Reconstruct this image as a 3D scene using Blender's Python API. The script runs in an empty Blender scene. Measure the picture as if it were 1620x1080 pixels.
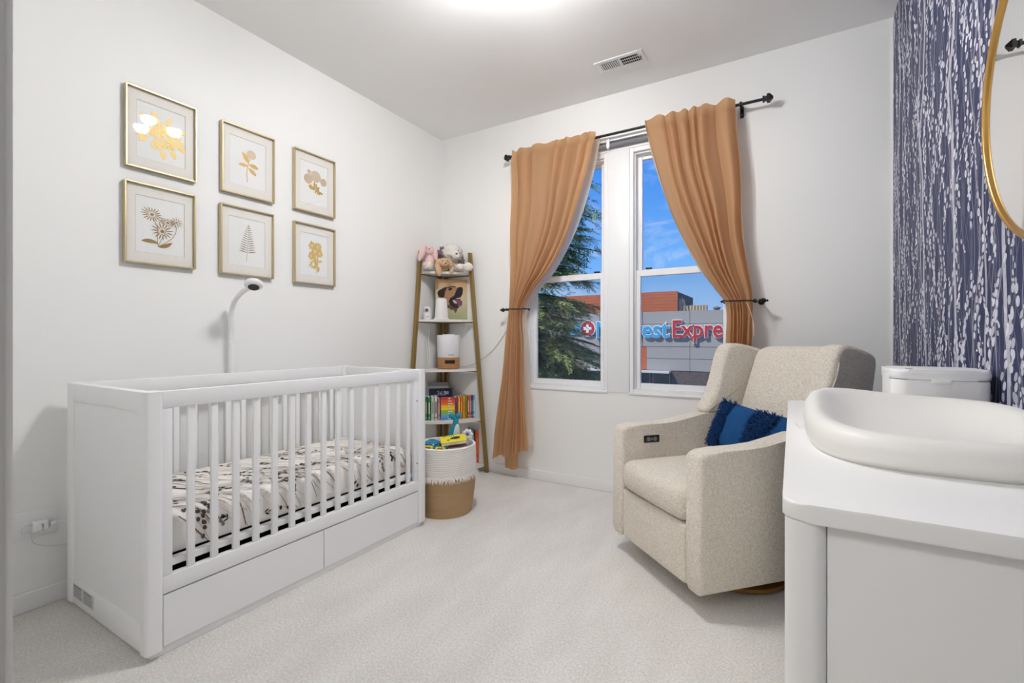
import bpy, bmesh, math, random
import numpy as np
from mathutils import Vector, Matrix, noise
random.seed(7)
S = bpy.context.scene
C = S.collection
PI = math.pi

# ------------------------------------------------------------------ camera
FPX, CAMH, HORIZ = 744.0, 1.06, 535.0
YAW = math.radians(30.77)
cam = bpy.data.cameras.new('camera')
cam.sensor_width = 36.0
cam.lens = 36.0 * FPX / 1620.0
cam.shift_y = (HORIZ - 540.0) / 1620.0
cam.clip_start = 0.02
cam_o = bpy.data.objects.new('camera', cam)
C.objects.link(cam_o)
cam_o.location = (0, 0, CAMH)
cam_o.rotation_euler = (PI / 2, 0, YAW)
S.camera = cam_o
_F = (-math.sin(YAW), math.cos(YAW)); _R = (math.cos(YAW), math.sin(YAW))
def ray(u, v):
    s = (u - 810.0) / FPX
    return (_F[0] + s * _R[0], _F[1] + s * _R[1], (HORIZ - v) / FPX)
def on_x(u, v, X):
    q = ray(u, v); t = X / q[0]; return Vector((X, q[1] * t, CAMH + q[2] * t))
def on_y(u, v, Y):
    q = ray(u, v); t = Y / q[1]; return Vector((q[0] * t, Y, CAMH + q[2] * t))
def proj(x, y, z):
    zz = _F[0] * x + _F[1] * y; l = _R[0] * x + _R[1] * y
    return 810 + FPX * l / zz, HORIZ - FPX * (z - CAMH) / zz

# ------------------------------------------------------------------ view, sky, sun
S.view_settings.view_transform = 'Standard'
S.view_settings.look = 'None'
S.view_settings.gamma = 1.0
S.view_settings.use_curve_mapping = False
S.view_settings.exposure = 0.03
S.cycles.use_denoising = True
S.cycles.max_bounces = 10
S.cycles.diffuse_bounces = 6
S.cycles.transparent_max_bounces = 16
S.cycles.caustics_reflective = False
S.cycles.caustics_refractive = False
S.cycles.sample_clamp_indirect = 6.0

def lin(r, g, b):
    f = lambda c: (c / 255 / 12.92) if c / 255 <= 0.04045 else ((c / 255 + 0.055) / 1.055) ** 2.4
    return (f(r), f(g), f(b), 1.0)

W = bpy.data.worlds.new('sky'); S.world = W; W.use_nodes = True
nt = W.node_tree; nt.nodes.clear()
out = nt.nodes.new('ShaderNodeOutputWorld'); bg = nt.nodes.new('ShaderNodeBackground')
tc = nt.nodes.new('ShaderNodeTexCoord'); sx = nt.nodes.new('ShaderNodeSeparateXYZ')
nt.links.new(tc.outputs['Generated'], sx.inputs[0])
ramp = nt.nodes.new('ShaderNodeValToRGB')
e = ramp.color_ramp.elements
e[0].position = 0.0; e[0].color = lin(168, 200, 238)
e[1].position = 1.0; e[1].color = lin(40, 96, 190)
m = ramp.color_ramp.elements.new(0.14); m.color = lin(112, 170, 236)
m = ramp.color_ramp.elements.new(0.36); m.color = lin(58, 132, 226)
nt.links.new(sx.outputs['Z'], ramp.inputs[0])
mp = nt.nodes.new('ShaderNodeMapping'); mp.inputs['Scale'].default_value = (2.2, 2.2, 6.0); mp.inputs['Rotation'].default_value = (0.35, 0.3, 0.4)
nt.links.new(tc.outputs['Generated'], mp.inputs[0])
nz = nt.nodes.new('ShaderNodeTexNoise'); nz.inputs['Scale'].default_value = 2.6; nz.inputs['Detail'].default_value = 8; nz.inputs['Roughness'].default_value = 0.62
nz.inputs['Distortion'].default_value = 0.6
nt.links.new(mp.outputs[0], nz.inputs['Vector'])
cr = nt.nodes.new('ShaderNodeMapRange'); cr.inputs[1].default_value = 0.52; cr.inputs[2].default_value = 0.82; cr.inputs[3].default_value = 0; cr.inputs[4].default_value = 0.55
nt.links.new(nz.outputs['Fac'], cr.inputs[0])
mx = nt.nodes.new('ShaderNodeMixRGB'); mx.inputs[2].default_value = lin(235, 240, 248)
nt.links.new(cr.outputs[0], mx.inputs[0]); nt.links.new(ramp.outputs[0], mx.inputs[1])
nt.links.new(mx.outputs[0], bg.inputs['Color']); bg.inputs['Strength'].default_value = 1.12
nt.links.new(bg.outputs[0], out.inputs[0])

sun = bpy.data.lights.new('sun', 'SUN'); sun.energy = 4.6; sun.angle = math.radians(0.6); sun.color = (1, 0.95, 0.86)
sun_o = bpy.data.objects.new('sun', sun); C.objects.link(sun_o)
sun_o.rotation_euler = Vector((0.45, 0.55, -0.8)).to_track_quat('-Z', 'Y').to_euler()

LAMP_E = 350.0     # emission of each of the three bulbs of the ceiling light
HALL_FILL_W = 32.0      # added fill light in the hall behind the camera

# ------------------------------------------------------------------ materials
def mat(name, col, rough=0.6, metal=0.0, spec=0.5, emit=None, estr=0.0, bump=None, var=None):
    """bump=(scale, strength, distance); var=(scale, amount) mottled value variation"""
    m = bpy.data.materials.new(name); m.use_nodes = True
    nt = m.node_tree; b = nt.nodes['Principled BSDF']
    col = tuple(col) if len(col) == 4 else tuple(col) + (1,)
    b.inputs['Base Color'].default_value = col
    b.inputs['Roughness'].default_value = rough
    b.inputs['Metallic'].default_value = metal
    b.inputs['Specular IOR Level'].default_value = spec
    if emit:
        b.inputs['Emission Color'].default_value = emit; b.inputs['Emission Strength'].default_value = estr
    if bump or var:
        t = nt.nodes.new('ShaderNodeTexCoord')
    if bump:
        n = nt.nodes.new('ShaderNodeTexNoise'); n.inputs['Scale'].default_value = bump[0]; n.inputs['Detail'].default_value = 3
        nt.links.new(t.outputs['Object'], n.inputs['Vector'])
        bp = nt.nodes.new('ShaderNodeBump'); bp.inputs['Strength'].default_value = bump[1]; bp.inputs['Distance'].default_value = bump[2]
        nt.links.new(n.outputs['Fac'], bp.inputs['Height']); nt.links.new(bp.outputs[0], b.inputs['Normal'])
    if var:
        n2 = nt.nodes.new('ShaderNodeTexNoise'); n2.inputs['Scale'].default_value = var[0]; n2.inputs['Detail'].default_value = 4
        nt.links.new(t.outputs['Object'], n2.inputs['Vector'])
        mr = nt.nodes.new('ShaderNodeMapRange'); mr.inputs[1].default_value = 0.3; mr.inputs[2].default_value = 0.7
        mr.inputs[3].default_value = 1 - var[1]; mr.inputs[4].default_value = 1 + var[1]
        nt.links.new(n2.outputs['Fac'], mr.inputs[0])
        hs = nt.nodes.new('ShaderNodeHueSaturation'); hs.inputs['Color'].default_value = col
        nt.links.new(mr.outputs[0], hs.inputs['Value']); nt.links.new(hs.outputs[0], b.inputs['Base Color'])
    return m

class X:
    """tiny expression builder for math nodes"""
    nt = None
    def __init__(s, sock): s.s = sock
    @staticmethod
    def op(kind, *a):
        n = X.nt.nodes.new('ShaderNodeMath'); n.operation = kind
        for i, v in enumerate(a):
            if isinstance(v, X): X.nt.links.new(v.s, n.inputs[i])
            else: n.inputs[i].default_value = v
        return X(n.outputs[0])
    def __add__(s, o): return X.op('ADD', s, o)
    def __radd__(s, o): return X.op('ADD', s, o)
    def __sub__(s, o): return X.op('SUBTRACT', s, o)
    def __rsub__(s, o): return X.op('SUBTRACT', o, s)
    def __mul__(s, o): return X.op('MULTIPLY', s, o)
    def __rmul__(s, o): return X.op('MULTIPLY', s, o)
    def __truediv__(s, o): return X.op('DIVIDE', s, o)
    def floor(s): return X.op('FLOOR', s)
    def abs(s): return X.op('ABSOLUTE', s)
    def lt(s, o): return X.op('LESS_THAN', s, o)
    def gt(s, o): return X.op('GREATER_THAN', s, o)
    def max(s, o): return X.op('MAXIMUM', s, o)
    def white(s, seed=0.0):
        n = X.nt.nodes.new('ShaderNodeTexWhiteNoise'); n.noise_dimensions = '1D'
        X.nt.links.new((s + seed).s, n.inputs['W']); return X(n.outputs['Value'])
    def noise(s, scale, detail=1.0):
        n = X.nt.nodes.new('ShaderNodeTexNoise'); n.noise_dimensions = '1D'
        n.inputs['Scale'].default_value = scale; n.inputs['Detail'].default_value = detail
        X.nt.links.new(s.s, n.inputs['W']); return X(n.outputs['Fac'])

def wallpaper():
    m = mat('willow_wallpaper', lin(40, 48, 84), 0.55, spec=0.3)
    nt = m.node_tree; X.nt = nt
    b = nt.nodes['Principled BSDF']
    t = nt.nodes.new('ShaderNodeTexCoord'); sp = nt.nodes.new('ShaderNodeSeparateXYZ')
    nt.links.new(t.outputs['Object'], sp.inputs[0])
    Y = X(sp.outputs['Y']); Z = X(sp.outputs['Z'])
    total = None
    def comb(v):
        nonlocal total
        total = v if total is None else total.max(v)
    for p, seed, w, br in ((0.46, 3.1, 0.011, 0.66), (0.36, 11.7, 0.007, 0.5), (0.23, 23.3, 0.0045, 0.36), (0.17, 31.3, 0.003, 0.26)):     # long trunks
        U = (Y + ((Z + seed * 5).noise(1.3, 2.0) - 0.5) * 0.30) / p + seed
        c = U.floor(); f = U - c
        off = c.white(seed) * 0.5 + 0.25
        comb((f - off).abs().lt(w / p) * (br * 1.0))
    for p, q, seed, rx, ry, dens in ((0.085, 0.027, 2.0, 0.0098, 0.0118, 0.50), (0.105, 0.025, 7.4, 0.0088, 0.0108, 0.49),
                                     (0.070, 0.021, 13.9, 0.0068, 0.0088, 0.45), (0.130, 0.032, 19.3, 0.0115, 0.0132, 0.44),
                                     (0.060, 0.018, 29.3, 0.0048, 0.0076, 0.44)):
        U = (Y + ((Z + seed * 3).noise(2.1, 2.0) - 0.5) * 0.20) / p + seed * 1.37
        c = U.floor(); f = U - c
        h = c.white(seed)
        V = Z / q + h * 7.0
        r = V.floor(); g = V - r
        cell = c * 57.0 + r
        h2 = cell.white(seed + 1.5); h3 = cell.white(seed + 4.5)
        side = (h2 - 0.5) * 0.42
        gate = (Z * 1.0 + h * 31.0).noise(2.6, 1.0).lt(dens)
        dx = (f - 0.5 - side) * p / rx; dz = (g - 0.5 - (h3 - 0.5) * 0.25) * q / ry
        comb((dx * dx + dz * dz).lt(1.0) * gate * (h3 * 0.40 + 0.60))
        comb((f - 0.5).abs().lt(0.0016 / p) * 0.22)
    n2 = nt.nodes.new('ShaderNodeTexNoise'); n2.inputs['Scale'].default_value = 55; n2.inputs['Detail'].default_value = 3
    nt.links.new(t.outputs['Object'], n2.inputs['Vector'])
    total = total * (X(n2.outputs['Fac']) * 0.6 + 0.66)
    mixn = nt.nodes.new('ShaderNodeMixRGB'); mixn.inputs[1].default_value = lin(40, 49, 86); mixn.inputs[2].default_value = lin(226, 226, 236)
    mixn.use_clamp = True
    nt.links.new(total.s, mixn.inputs[0]); nt.links.new(mixn.outputs[0], b.inputs['Base Color'])
    return m

def boucle():
    m = mat('boucle_fabric', lin(222, 211, 193), 0.95, spec=0.1)
    nt = m.node_tree; b = nt.nodes['Principled BSDF']
    t = nt.nodes.new('ShaderNodeTexCoord')
    v = nt.nodes.new('ShaderNodeTexVoronoi'); v.inputs['Scale'].default_value = 165; v.inputs['Randomness'].default_value = 1
    n = nt.nodes.new('ShaderNodeTexNoise'); n.inputs['Scale'].default_value = 90; n.inputs['Detail'].default_value = 4
    mxv = nt.nodes.new('ShaderNodeMixRGB'); mxv.inputs[0].default_value = 0.03
    nt.links.new(t.outputs['Object'], mxv.inputs[1]); nt.links.new(n.outputs['Color'], mxv.inputs[2])
    nt.links.new(t.outputs['Object'], n.inputs['Vector']); nt.links.new(mxv.outputs[0], v.inputs['Vector'])
    inv = nt.nodes.new('ShaderNodeMath'); inv.operation = 'SUBTRACT'; inv.inputs[0].default_value = 1.0
    nt.links.new(v.outputs['Distance'], inv.inputs[1])
    bp = nt.nodes.new('ShaderNodeBump'); bp.inputs['Strength'].default_value = 0.7; bp.inputs['Distance'].default_value = 0.0055
    nt.links.new(inv.outputs[0], bp.inputs['Height']); nt.links.new(bp.outputs[0], b.inputs['Normal'])
    rp = nt.nodes.new('ShaderNodeValToRGB')
    rp.color_ramp.elements[0].position = 0.12; rp.color_ramp.elements[0].color = lin(254, 249, 240)
    rp.color_ramp.elements[1].position = 0.75; rp.color_ramp.elements[1].color = lin(224, 213, 196)
    nt.links.new(v.outputs['Distance'], rp.inputs[0]); nt.links.new(rp.outputs[0], b.inputs['Base Color'])
    return m

def carpet():
    m = mat('carpet_pile', lin(226, 220, 212), 1.0, spec=0.05)
    nt = m.node_tree; b = nt.nodes['Principled BSDF']
    t = nt.nodes.new('ShaderNodeTexCoord')
    n = nt.nodes.new('ShaderNodeTexNoise'); n.inputs['Scale'].default_value = 120; n.inputs['Detail'].default_value = 5; n.inputs['Roughness'].default_value = 0.75
    nt.links.new(t.outputs['Object'], n.inputs['Vector'])
    mp = nt.nodes.new('ShaderNodeMapping'); mp.inputs['Scale'].default_value = (2.6, 0.9, 1); mp.inputs['Rotation'].default_value = (0, 0, 0.55)
    nt.links.new(t.outputs['Object'], mp.inputs[0])
    n2 = nt.nodes.new('ShaderNodeTexNoise'); n2.inputs['Scale'].default_value = 3.0; n2.inputs['Detail'].default_value = 6
    nt.links.new(mp.outputs[0], n2.inputs['Vector'])
    bp = nt.nodes.new('ShaderNodeBump'); bp.inputs['Strength'].default_value = 0.85; bp.inputs['Distance'].default_value = 0.006
    nt.links.new(n.outputs['Fac'], bp.inputs['Height']); nt.links.new(bp.outputs[0], b.inputs['Normal'])
    rp = nt.nodes.new('ShaderNodeValToRGB')
    rp.color_ramp.elements[0].position = 0.32; rp.color_ramp.elements[0].color = lin(210, 204, 196)
    rp.color_ramp.elements[1].position = 0.62; rp.color_ramp.elements[1].color = lin(248, 246, 242)
    mxx = nt.nodes.new('ShaderNodeMixRGB'); mxx.inputs[0].default_value = 0.18
    nt.links.new(n.outputs['Fac'], mxx.inputs[1]); nt.links.new(n2.outputs['Fac'], mxx.inputs[2])
    nt.links.new(mxx.outputs[0], rp.inputs[0]); nt.links.new(rp.outputs[0], b.inputs['Base Color'])
    return m

def thin_glass(name, gloss=1.45, tint=(1, 1, 1, 1)):
    m = bpy.data.materials.new(name); m.use_nodes = True; nt = m.node_tree; nt.nodes.clear()
    o = nt.nodes.new('ShaderNodeOutputMaterial'); mixs = nt.nodes.new('ShaderNodeMixShader')
    tr = nt.nodes.new('ShaderNodeBsdfTransparent'); tr.inputs[0].default_value = tint
    gl = nt.nodes.new('ShaderNodeBsdfGlossy'); gl.inputs['Roughness'].default_value = 0.015
    fr = nt.nodes.new('ShaderNodeFresnel'); ge = nt.nodes.new('ShaderNodeNewGeometry')
    ior = nt.nodes.new('ShaderNodeMapRange'); ior.inputs[3].default_value = gloss; ior.inputs[4].default_value = 1.0 / gloss
    nt.links.new(ge.outputs['Backfacing'], ior.inputs[0]); nt.links.new(ior.outputs[0], fr.inputs[0])
    nt.links.new(fr.outputs[0], mixs.inputs[0]); nt.links.new(tr.outputs[0], mixs.inputs[1]); nt.links.new(gl.outputs[0], mixs.inputs[2])
    nt.links.new(mixs.outputs[0], o.inputs[0]); return m

def cloth_translucent(name, col, tcol, fac, bump=True):
    m = bpy.data.materials.new(name); m.use_nodes = True; nt = m.node_tree; nt.nodes.clear()
    o = nt.nodes.new('ShaderNodeOutputMaterial'); mixs = nt.nodes.new('ShaderNodeMixShader'); mixs.inputs[0].default_value = fac
    d = nt.nodes.new('ShaderNodeBsdfDiffuse'); d.inputs[0].default_value = col
    tl = nt.nodes.new('ShaderNodeBsdfTranslucent'); tl.inputs[0].default_value = tcol
    t = nt.nodes.new('ShaderNodeTexCoord'); n = nt.nodes.new('ShaderNodeTexNoise'); n.inputs['Scale'].default_value = 260; n.inputs['Detail'].default_value = 2
    nt.links.new(t.outputs['Object'], n.inputs['Vector'])
    bp = nt.nodes.new('ShaderNodeBump'); bp.inputs['Strength'].default_value = 0.25; bp.inputs['Distance'].default_value = 0.002
    nt.links.new(n.outputs['Fac'], bp.inputs['Height']); nt.links.new(bp.outputs[0], d.inputs['Normal'])
    nt.links.new(d.outputs[0], mixs.inputs[1]); nt.links.new(tl.outputs[0], mixs.inputs[2]); nt.links.new(mixs.outputs[0], o.inputs[0]); return m

def screen_mat():
    m = bpy.data.materials.new('insect_screen'); m.use_nodes = True; nt = m.node_tree; nt.nodes.clear()
    o = nt.nodes.new('ShaderNodeOutputMaterial'); mixs = nt.nodes.new('ShaderNodeMixShader'); mixs.inputs[0].default_value = 0.2
    tr = nt.nodes.new('ShaderNodeBsdfTransparent'); d = nt.nodes.new('ShaderNodeBsdfDiffuse'); d.inputs[0].default_value = lin(120, 122, 126)
    nt.links.new(tr.outputs[0], mixs.inputs[1]); nt.links.new(d.outputs[0], mixs.inputs[2]); nt.links.new(mixs.outputs[0], o.inputs[0]); return m

def wood_mat(name, c1, c2, scale=(3, 40, 3)):
    m = mat(name, c1, 0.5); nt = m.node_tree; b = nt.nodes['Principled BSDF']
    t = nt.nodes.new('ShaderNodeTexCoord'); mp = nt.nodes.new('ShaderNodeMapping'); mp.inputs['Scale'].default_value = scale
    n = nt.nodes.new('ShaderNodeTexNoise'); n.inputs['Scale'].default_value = 3; n.inputs['Detail'].default_value = 5
    rp = nt.nodes.new('ShaderNodeValToRGB'); rp.color_ramp.elements[0].color = c1; rp.color_ramp.elements[1].color = c2
    rp.color_ramp.elements[0].position = 0.3; rp.color_ramp.elements[1].position = 0.7
    nt.links.new(t.outputs['Object'], mp.inputs[0]); nt.links.new(mp.outputs[0], n.inputs['Vector'])
    nt.links.new(n.outputs['Fac'], rp.inputs[0]); nt.links.new(rp.outputs[0], b.inputs['Base Color']); return m

def brick_mat(name, c1, c2, mortar, scale, offset=0.5):
    m = mat(name, c1, 0.9); nt = m.node_tree; b = nt.nodes['Principled BSDF']
    t = nt.nodes.new('ShaderNodeTexCoord'); mp = nt.nodes.new('ShaderNodeMapping'); mp.inputs['Rotation'].default_value = (PI / 2, 0, 0)
    br = nt.nodes.new('ShaderNodeTexBrick'); br.inputs['Color1'].default_value = c1; br.inputs['Color2'].default_value = c2; br.inputs['Mortar'].default_value = mortar
    br.inputs['Scale'].default_value = scale; br.inputs['Mortar Size'].default_value = 0.018; br.offset = offset
    nt.links.new(t.outputs['Object'], mp.inputs[0]); nt.links.new(mp.outputs[0], br.inputs['Vector']); nt.links.new(br.outputs[0], b.inputs['Base Color']); return m

M = {}
M['wall'] = mat('white_wall_paint', lin(242, 242, 240), 0.75, spec=0.2, bump=(60, 0.05, 0.002))
M['ceil'] = mat('ceiling_paint', lin(246, 246, 245), 0.85, spec=0.2)
M['hallwall'] = mat('hall_paint', lin(190, 188, 186), 0.8)
M['trim'] = mat('white_trim_gloss', lin(238, 238, 237), 0.4)
M['carpet'] = carpet()
M['paper'] = wallpaper()
M['crib'] = mat('crib_white_lacquer', lin(243, 243, 243), 0.45, spec=0.35)
M['dresser'] = mat('dresser_white_lacquer', lin(240, 240, 239), 0.3, spec=0.4)
M['boucle'] = boucle()
M['gold'] = mat('brushed_gold', lin(202, 160, 92), 0.28, 1.0)
M['brass'] = mat('champagne_brass', lin(206, 190, 150), 0.4, 0.75)
M['shelfgold'] = mat('antique_gold_tube', lin(150, 124, 74), 0.42, 0.55)
M['shelf'] = mat('shelf_white', lin(232, 229, 224), 0.5)
M['black'] = mat('black_metal', lin(26, 26, 28), 0.45, 0.3)
M['blackp'] = mat('black_plastic', lin(22, 22, 24), 0.35)
M['dark'] = mat('dark_shade_brown', lin(40, 33, 30), 0.8)  # dark brown painted in for shade inside the vent and crib base
M['mirror'] = mat('mirror_silver', (0.93, 0.94, 0.94), 0.0, 1.0)
M['glass'] = thin_glass('window_glass', 1.04)
M['picglass'] = thin_glass('picture_glass')
M['screen'] = screen_mat()
M['vinyl'] = mat('white_vinyl', lin(240, 241, 242), 0.35)
M['shade'] = mat('grey_shade', lin(120, 121, 125), 0.6)
M['curtain'] = cloth_translucent('tan_curtain', lin(196, 160, 126), lin(246, 196, 140), 0.42)
M['lining'] = cloth_translucent('white_lining', lin(228, 224, 216), lin(255, 240, 220), 0.6)
M['whitep'] = mat('white_plastic', lin(240, 240, 240), 0.35)
M['pad'] = mat('pad_foam', lin(238, 236, 231), 0.42, spec=0.4)
M['greyp'] = mat('grey_plastic', lin(120, 122, 125), 0.4)
M['woodbase'] = wood_mat('humidifier_wood', lin(196, 148, 98), lin(166, 116, 70), (4, 4, 30))
M['mat'] = mat('cream_mat_board', lin(238, 234, 226), 0.9, spec=0.1)
M['artpaper'] = mat('art_paper', lin(240, 240, 238), 0.9, spec=0.1)
M['foilbright'] = mat('bright_gold_foil', lin(226, 194, 116), 0.55, 0.35)
M['foilbronze'] = mat('bronze_foil', lin(150, 122, 72), 0.45, 0.3)
M['foiltan'] = mat('tan_gold_foil', lin(206, 168, 98), 0.45, 0.3)
M['foilgrey'] = mat('grey_gold_foil', lin(158, 146, 122), 0.45, 0.3)
M['sheet'] = mat('fitted_sheet', lin(241, 238, 233), 0.9, spec=0.1, bump=(14, 0.25, 0.01))
M['rope'] = mat('jute_rope', lin(190, 160, 122), 0.95, spec=0.1, bump=(260, 0.6, 0.004))
M['ropew'] = mat('cotton_rope', lin(240, 236, 230), 0.95, spec=0.1, bump=(260, 0.5, 0.004))
M['navy'] = mat('blue_linen', lin(30, 74, 124), 0.9, spec=0.1, bump=(150, 0.3, 0.003), var=(14, 0.12))
M['navyf'] = mat('navy_fringe', lin(24, 56, 100), 0.95, spec=0.1, bump=(220, 0.5, 0.004), var=(60, 0.2))
M['frost'] = mat('frosted_bulb', (0.9, 0.9, 0.9), 0.4, emit=(1, 0.995, 1.0, 1), estr=LAMP_E)
def plain(key, r, g, b, rough=0.6, **k):
    M[key] = mat(key, lin(r, g, b), rough, **k); return M[key]

# ------------------------------------------------------------------ mesh helpers
def finish(me, smooth):
    if smooth:
        me.polygons.foreach_set('use_smooth', [True] * len(me.polygons))
        if smooth is not True: me.set_sharp_from_angle(angle=math.radians(smooth))
def link(name, me, m, parent=None, loc=None, rot=None):
    o = bpy.data.objects.new(name, me); C.objects.link(o)
    if m is not None and me is not None and len(me.materials) == 0: me.materials.append(m)
    if parent: o.parent = parent
    if loc is not None: o.location = loc
    if rot is not None: o.rotation_euler = rot
    return o
def obj(name, bm, m, parent=None, smooth=False, loc=None, rot=None):
    bmesh.ops.recalc_face_normals(bm, faces=bm.faces[:])
    me = bpy.data.meshes.new(name); bm.to_mesh(me); bm.free(); finish(me, smooth)
    return link(name, me, m, parent, loc, rot)
def pyobj(name, v, f, m, parent=None, smooth=False, loc=None, rot=None):
    me = bpy.data.meshes.new(name); me.from_pydata([tuple(p) for p in v], [], [tuple(q) for q in f]); me.update(); finish(me, smooth)
    return link(name, me, m, parent, loc, rot)
def tag(o, label=None, cat=None, group=None, kind=None):
    if label: o['label'] = label
    if cat: o['category'] = cat
    if group: o['group'] = group
    if kind: o['kind'] = kind
    return o
def thing(name, label, cat, loc=(0, 0, 0), rz=0.0, group=None):
    o = bpy.data.objects.new(name, None); C.objects.link(o); o.empty_display_size = 0.1
    o.location = loc; o.rotation_euler = (0, 0, rz); return tag(o, label, cat, group)
def struct(o): o['kind'] = 'structure'; return o
def add_box(bm, x0, x1, y0, y1, z0, z1, bev=0.0, seg=2, mtx=None):
    vs = [bm.verts.new(p) for p in ((x0, y0, z0), (x1, y0, z0), (x1, y1, z0), (x0, y1, z0), (x0, y0, z1), (x1, y0, z1), (x1, y1, z1), (x0, y1, z1))]
    fs = [bm.faces.new([vs[i] for i in q]) for q in ((0, 3, 2, 1), (4, 5, 6, 7), (0, 1, 5, 4), (1, 2, 6, 5), (2, 3, 7, 6), (3, 0, 4, 7))]
    allv = vs
    if bev > 0:
        ed = list({e for f in fs for e in f.edges})
        r = bmesh.ops.bevel(bm, geom=ed + vs, offset=bev, segments=seg, profile=0.5, affect='EDGES')
        allv = list({v for f in r['faces'] for v in f.verts} | {v for v in vs if v.is_valid})
    if mtx is not None:
        for v in allv: v.co = mtx @ v.co
    return bm
def box(name, x0, x1, y0, y1, z0, z1, m, parent=None, bev=0.0, seg=2, loc=None, rot=None):
    bm = bmesh.new(); add_box(bm, x0, x1, y0, y1, z0, z1, bev, seg)
    return obj(name, bm, m, parent, 40 if bev else False, loc, rot)
def add_prism(bm, pts, a0, a1, axis='x', bev=0.0, seg=3):
    """closed outline pts (2D) extruded along axis from a0 to a1"""
    def P(p, a): return {'x': (a, p[0], p[1]), 'y': (p[0], a, p[1]), 'z': (p[0], p[1], a)}[axis]
    lo = [bm.verts.new(P(p, a0)) for p in pts]; hi = [bm.verts.new(P(p, a1)) for p in pts]
    n = len(pts); fs = [bm.faces.new(lo[::-1]), bm.faces.new(hi)]
    for i in range(n): fs.append(bm.faces.new((lo[i], lo[(i + 1) % n], hi[(i + 1) % n], hi[i])))
    if bev > 0:
        ed = [e for e in fs[0].edges] + [e for e in fs[1].edges]
        bmesh.ops.bevel(bm, geom=ed, offset=bev, segments=seg, profile=0.5, affect='EDGES')
    return bm
def prism(name, pts, a0, a1, axis, m, parent=None, bev=0.0, seg=3, loc=None, rot=None, sm=40):
    bm = bmesh.new(); add_prism(bm, pts, a0, a1, axis, bev, seg); return obj(name, bm, m, parent, sm, loc, rot)
def rounded_prism(name, pts, a0, a1, axis, r, m, parent=None, n=5, warp=None):
    """closed smooth outline extruded with quarter-round edges of radius r"""
    area = sum(pts[i - 1][0] * pts[i][1] - pts[i][0] * pts[i - 1][1] for i in range(len(pts)))
    if area < 0: pts = pts[::-1]
    L = len(pts); nor = []
    for i in range(L):
        t = Vector((pts[(i + 1) % L][0] - pts[i - 1][0], pts[(i + 1) % L][1] - pts[i - 1][1])).normalized(); nor.append(Vector((-t.y, t.x)))
    rings = [(a0 + r * (1 - math.sin(PI / 2 * k / n)), r * (1 - math.cos(PI / 2 * k / n))) for k in range(n, -1, -1)]
    rings = [(a0 + r * (1 - math.cos(q)), r * (1 - math.sin(q))) for q in [PI / 2 * k / n for k in range(n + 1)]] + [(a1 - r * (1 - math.cos(q)), r * (1 - math.sin(q))) for q in [PI / 2 * k / n for k in range(n, -1, -1)]]
    v = []; f = []
    for a, d in rings:
        for i in range(L):
            p = Vector(pts[i]) + nor[i] * d
            v.append(Vector({'x': (a, p[0], p[1]), 'y': (p[0], a, p[1]), 'z': (p[0], p[1], a)}[axis]))
    if warp: v = [warp(p) for p in v]
    for k in range(len(rings) - 1):
        for i in range(L): f.append((k * L + i, k * L + (i + 1) % L, (k + 1) * L + (i + 1) % L, (k + 1) * L + i))
    f.append(tuple(range(L))[::-1]); f.append(tuple(range((len(rings) - 1) * L, len(rings) * L)))
    bm = bmesh.new(); bv = [bm.verts.new(p) for p in v]
    for q in f: bm.faces.new([bv[i] for i in q])
    return obj(name, bm, m, parent, 50)
def smooth_outline(pts, k=5):
    n = len(pts); o = []
    for i in range(n):
        a, b, c, d = [Vector(pts[(i + j) % n]) for j in (-1, 0, 1, 2)]
        for j in range(k):
            t = j / k; o.append(tuple(0.5 * ((2 * b) + (c - a) * t + (2 * a - 5 * b + 4 * c - d) * t * t + (3 * b - a - 3 * c + d) * t ** 3)))
    return o
def lathe_data(prof, n=32, sx=1.0, sy=1.0, c=(0, 0)):
    v = []; f = []
    for r, z in prof:
        for k in range(n):
            a = 2 * PI * k / n; v.append((c[0] + r * math.cos(a) * sx, c[1] + r * math.sin(a) * sy, z))
    for i in range(len(prof) - 1):
        for k in range(n):
            f.append((i * n + k, i * n + (k + 1) % n, (i + 1) * n + (k + 1) % n, (i + 1) * n + k))
    f.append(tuple(range(n))[::-1]); f.append(tuple(range((len(prof) - 1) * n, len(prof) * n)))
    return v, f
def lathe(name, prof, m, parent=None, n=32, sx=1.0, sy=1.0, loc=None, rot=None, sm=40):
    v, f = lathe_data(prof, n, sx, sy); return pyobj(name, v, f, m, parent, sm, loc, rot)
def tube_data(path, r, n=8, closed=False, cap=True):
    P = [Vector(p) for p in path]; v = []; f = []; up = None
    for i, p in enumerate(P):
        if closed: t = P[(i + 1) % len(P)] - P[i - 1]
        else: t = P[min(i + 1, len(P) - 1)] - P[max(i - 1, 0)]
        t.normalize()
        if up is None:
            up = Vector((0, 0, 1)) if abs(t.z) < 0.9 else Vector((1, 0, 0))
        s = t.cross(up).normalized(); up = s.cross(t).normalized()
        rr = r[i] if isinstance(r, (list, tuple)) else r
        for k in range(n):
            a = 2 * PI * k / n; v.append(p + (s * math.cos(a) + up * math.sin(a)) * rr)
    L = len(P)
    for i in range(L if closed else L - 1):
        for k in range(n):
            j = (i + 1) % L; f.append((i * n + k, i * n + (k + 1) % n, j * n + (k + 1) % n, j * n + k))
    if cap and not closed:
        f.append(tuple(range(n))[::-1]); f.append(tuple(range((L - 1) * n, L * n)))
    return v, f
def tube(name, path, r, m, parent=None, n=8, closed=False):
    v, f = tube_data(path, r, n, closed); return pyobj(name, v, f, m, parent, 50)
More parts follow.
